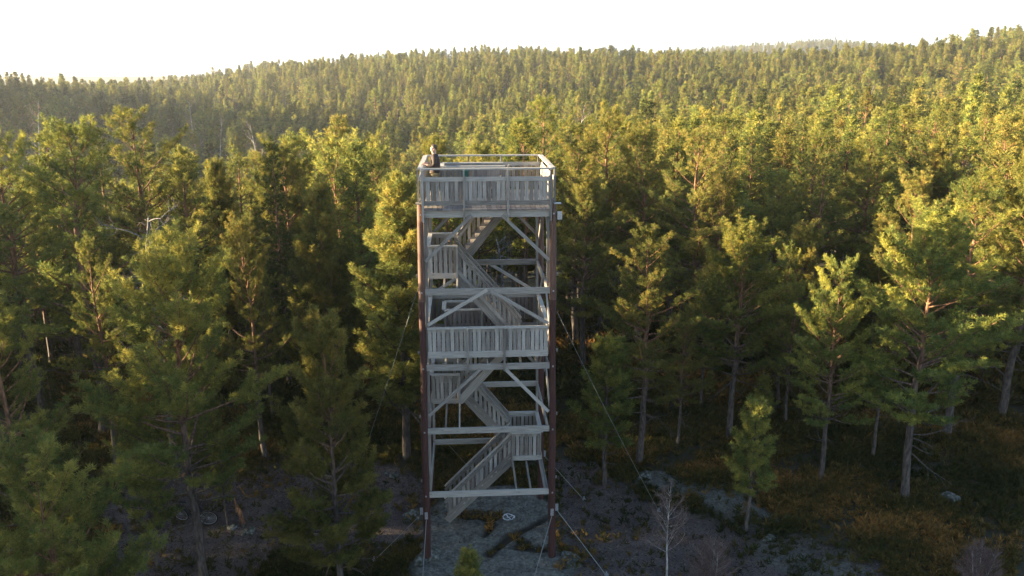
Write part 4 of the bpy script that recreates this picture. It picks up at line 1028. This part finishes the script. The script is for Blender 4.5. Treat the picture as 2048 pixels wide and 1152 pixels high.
# ------------------------------------------------------------------ heather and bilberry ground cover, one object
rng = np.random.RandomState(77)
def cover_pts(n, x0, x1, y0, y1):
    x = rng.uniform(x0, x1, n); y = rng.uniform(y0, y1, n); k = np.abs(x / y) < 0.72; x, y = x[k], y[k]
    rk_, lt_, ck_ = cover(x, y); pr = np.clip(1 - rk_ * 1.2, 0, 1) * (1 - lt_ * 0.93)
    pr = np.maximum(pr, (ck_ > 0.5) * 0.35)
    pr *= np.clip(0.65 + 0.8 * wob(x, y, 1.4, 55), 0.08, 1)
    k = rng.rand(len(x)) < pr; return x[k], y[k]
xa, ya = cover_pts(80000, -22, 24, 19, 36); xb, yb = cover_pts(50000, -42, 44, 36, 62)
x = np.concatenate([xa, xb]); y = np.concatenate([ya, yb]); z = height(x, y); n = len(x)
patch = np.clip(0.47 + 0.5 * wob(x, y, 0.9, 60) + rng.normal(0, .12, n), 0, 1)
sc_ = np.concatenate([np.full(len(xa), 1.0), np.full(len(xb), 1.6)]) * (0.7 + 0.5 * np.clip(wob(x, y, 2.2, 61) + .5, 0, 1)) * np.interp(y, [30, 35], [1, 1.35])
V, F, T = needle_tris(np.column_stack([x, y, z - 0.03]), unit(np.array([0, 0, 1.0]) + rng.normal(0, .25, (n, 3))), 0.14 * sc_, 11, 0.20, 0.045, rng, patch, 0.7)
V = V.reshape(n, -1, 3); c0 = np.column_stack([x, y, z])[:, None]; V = (c0 + (V - c0) * (sc_ * 1.15)[:, None, None]).reshape(-1, 3)
me = mesh_np('heather', V, [F], {'tint': T}, [M['heather']]); tag(link('heather', me), 'low brown and green heather and bilberry covering the ground between the trees', kind='stuff')

n = 60000; x = rng.uniform(-20, 20, n); y = rng.uniform(19, 34, n); rk_, lt_, ck_ = cover(x, y); k = rng.rand(n) < lt_ * 0.8 + rk_ * 0.12; x, y = x[k], y[k]; n = len(x)
a = rng.uniform(0, 6.28, n); V, F, T = needle_tris(np.column_stack([x, y, height(x, y) + 0.012]), np.column_stack([np.cos(a), np.sin(a), rng.uniform(-.02, .15, n)]), np.full(n, .05), 2, 0.10, 0.028, rng, rng.uniform(0, 1, n), 0.25)
M['litter'] = mat_leaf('dead_needle_litter', [(0, (0.035, 0.024, 0.018)), (0.6, (0.10, 0.07, 0.055)), (1, (0.26, 0.21, 0.18))], 0.0, 0.0)
tag(link('fallen_needles', mesh_np('fallen_needles', V, [F], {'tint': T}, [M['litter']])), 'brown needle and twig litter strewn over the bare ground', kind='stuff')

# ------------------------------------------------------------------ loose rocks, stump, fallen branches
def rock(name, px, py, r, seed, lab, flat=0.55):
    rng = np.random.RandomState(seed); n = 18; m_ = 12; V = []; 
    for i in range(m_ + 1):
        th = PI * i / m_
        for j in range(n):
            ph = 2 * PI * j / n; d = np.array([math.sin(th) * math.cos(ph), math.sin(th) * math.sin(ph), math.cos(th)])
            k = 1 + 0.16 * math.sin(3.1 * d[0] + seed) + 0.13 * math.sin(4.3 * d[1] + 2 * seed) + 0.10 * math.sin(5.7 * d[2] + d[0] * 4 + seed)
            V.append(d * k * np.array([1, .8, flat]))
    V = np.array(V) + rng.normal(0, .018, (len(V), 3)); F = []
    for i in range(m_):
        for j in range(n): F.append((i * n + j, (i + 1) * n + j, (i + 1) * n + (j + 1) % n, i * n + (j + 1) % n))
    x, y = G(px, py); o = link(name, mesh_np(name, V * r, [np.array(F)], None, [M['stone']], smooth=False), None, (x, y, hz(x, y) + r * .12)); o.rotation_euler = (0, 0, seed)
    tag(o, lab, 'boulder')
m_, N, L_, b = newmat('stone'); tc = N.new('ShaderNodeTexCoord'); nz = N.new('ShaderNodeTexNoise'); nz.inputs['Scale'].default_value = 9; nz.inputs['Detail'].default_value = 6
L_.new(tc.outputs['Object'], nz.inputs['Vector']); rp = ramp(N, [(0.35, (0.035, 0.038, 0.028)), (0.5, (0.09, 0.095, 0.08)), (0.7, (0.24, 0.25, 0.23))]); L_.new(nz.outputs['Fac'], rp.inputs[0]); L_.new(rp.outputs[0], b.inputs['Base Color']); b.inputs['Roughness'].default_value = .95
M['stone'] = m_
for a in ((822, 1034, 0.38, 1, 'rounded pale boulder left of the front left pole'), (788, 950, 0.22, 2, 'small pale stone in the heather left of the tower'), (772, 943, 0.13, 12, 'smallest pale stone touching the one left of the tower'),
          (1898, 994, 0.36, 3, 'white quartz boulder in the heather at lower right'), (855, 1118, 0.45, 4, 'grey boulder at the foot of the front left pole'), (1140, 1120, 0.42, 5, 'grey boulder at the foot of the front right pole'),
          (463, 1052, 0.2, 6, 'grey stone beside the broken stump'), (497, 1062, 0.26, 7, 'flat grey stone in front of the broken stump'), (630, 936, 0.16, 8, 'pale stone behind the dense green pine'),
          (1535, 1078, 0.25, 10, 'pale stone on the gravel edge at lower right'),
          (1290, 955, 0.3, 13, 'lichen covered stone at the end of the rock band')):
    rock('boulder', *a)

def stump(px, py):
    rng = np.random.RandomState(8); x, y = G(px, py)
    e = empty('tree_stump', (x, y, hz(x, y)), 0); tag(e, 'broken orange splintered tree stump right of the bicycle', 'stump')
    n = 16; V = []; hs = [-.2, 0, .25, .5]
    for h in hs:
        for j in range(n):
            a = 2 * PI * j / n; r = (.13 if h <= 0 else .085 - .03 * h) * (1 + .12 * math.sin(3 * a)); V.append((r * math.cos(a) - .12 * max(h, 0), r * math.sin(a), h))
    for j in range(n):
        a = 2 * PI * j / n; r = .06; V.append((r * math.cos(a) - .16, r * math.sin(a), .62 + .38 * max(0, math.cos(a - 2.6)) + rng.uniform(0, .12)))
    for j in range(n):
        a = 2 * PI * j / n; V.append((.03 * math.cos(a) - .17, .03 * math.sin(a), .5))
    F = [(i * n + j, i * n + (j + 1) % n, (i + 1) * n + (j + 1) % n, (i + 1) * n + j) for i in range(5) for j in range(n)]
    link('trunk', mesh_np('trunk', V, [np.array(F)], None, [M['stump']]), e)
    paths = [(np.array([(0.1 * math.cos(a), 0.1 * math.sin(a), .06), (.25 * math.cos(a), .25 * math.sin(a), -.01), (.42 * math.cos(a + .2), .42 * math.sin(a + .2), -.08)]), [.05, .035, .015]) for a in (0.3, 1.5, 2.8, 4.0, 5.2)]
    tube_obj('roots', paths, M['bark'], e)
stump(485, 1045)
for k, (px, py, L, a, lab) in enumerate(((318, 965, 1.2, .2, 'pale fallen branch on the brown litter left of the bicycle'), (665, 1075, 1.5, .9, 'thin fallen branch below the dense green pine'), (1350, 1068, 1.1, 2.4, 'grey fallen branch on the rock band'), (1440, 800, 2.5, .5, 'heap forming bare fallen branch in the lit brush right of the tower'))):
    rng = np.random.RandomState(k + 5); x, y = G(px, py); z = hz(x, y) + .05; paths = []
    bp = curve(np.array([0, 0, 0.0]), np.array([math.cos(a), math.sin(a), 0.05]), L, 6, rng, .1, .3); bp[:, 2] = np.abs(bp[:, 2]) * .4; paths.append((bp, np.linspace(.028, .008, 7)))
    for q in range(7):
        p, d = along(bp, rng.uniform(.2, .95)); paths.append((curve(p, unit(d + rng.normal(0, .7, 3) * [1, 1, .4] + [0, 0, .2]), L * .3, 3, rng, .1, .3), np.linspace(.012, .004, 4)))
    V, F = tubes(paths, 5); o = link('fallen_branch', mesh_np('fallen_branch', V, [F], None, [M['bark_dead']]), None, (x, y, z)); tag(o, lab, 'branch')

# ------------------------------------------------------------------ haze
def haze(dens):
    x0, x1, y0, y1, z0, z1 = -1500, 1500, -250, 1560, -60, 75
    V = [(x, y, z) for z in (z0, z1) for y in (y0, y1) for x in (x0, x1)]
    F = np.array([(0, 2, 3, 1), (4, 5, 7, 6), (0, 1, 5, 4), (1, 3, 7, 5), (3, 2, 6, 7), (2, 0, 4, 6)])
    m = bpy.data.materials.new('haze'); m.use_nodes = True; N = m.node_tree.nodes; N.remove(N['Principled BSDF'])
    pv = N.new('ShaderNodeVolumePrincipled'); pv.inputs['Density'].default_value = dens; pv.inputs['Color'].default_value = (0.93, 0.95, 1.0, 1); pv.inputs['Anisotropy'].default_value = 0.58
    m.node_tree.links.new(pv.outputs[0], N['Material Output'].inputs['Volume'])
    o = link('haze', mesh_np('haze', V, [F], None, [m])); tag(o, kind='stuff')
if HAZE > 0: haze(HAZE)

#@@TREES_END@@
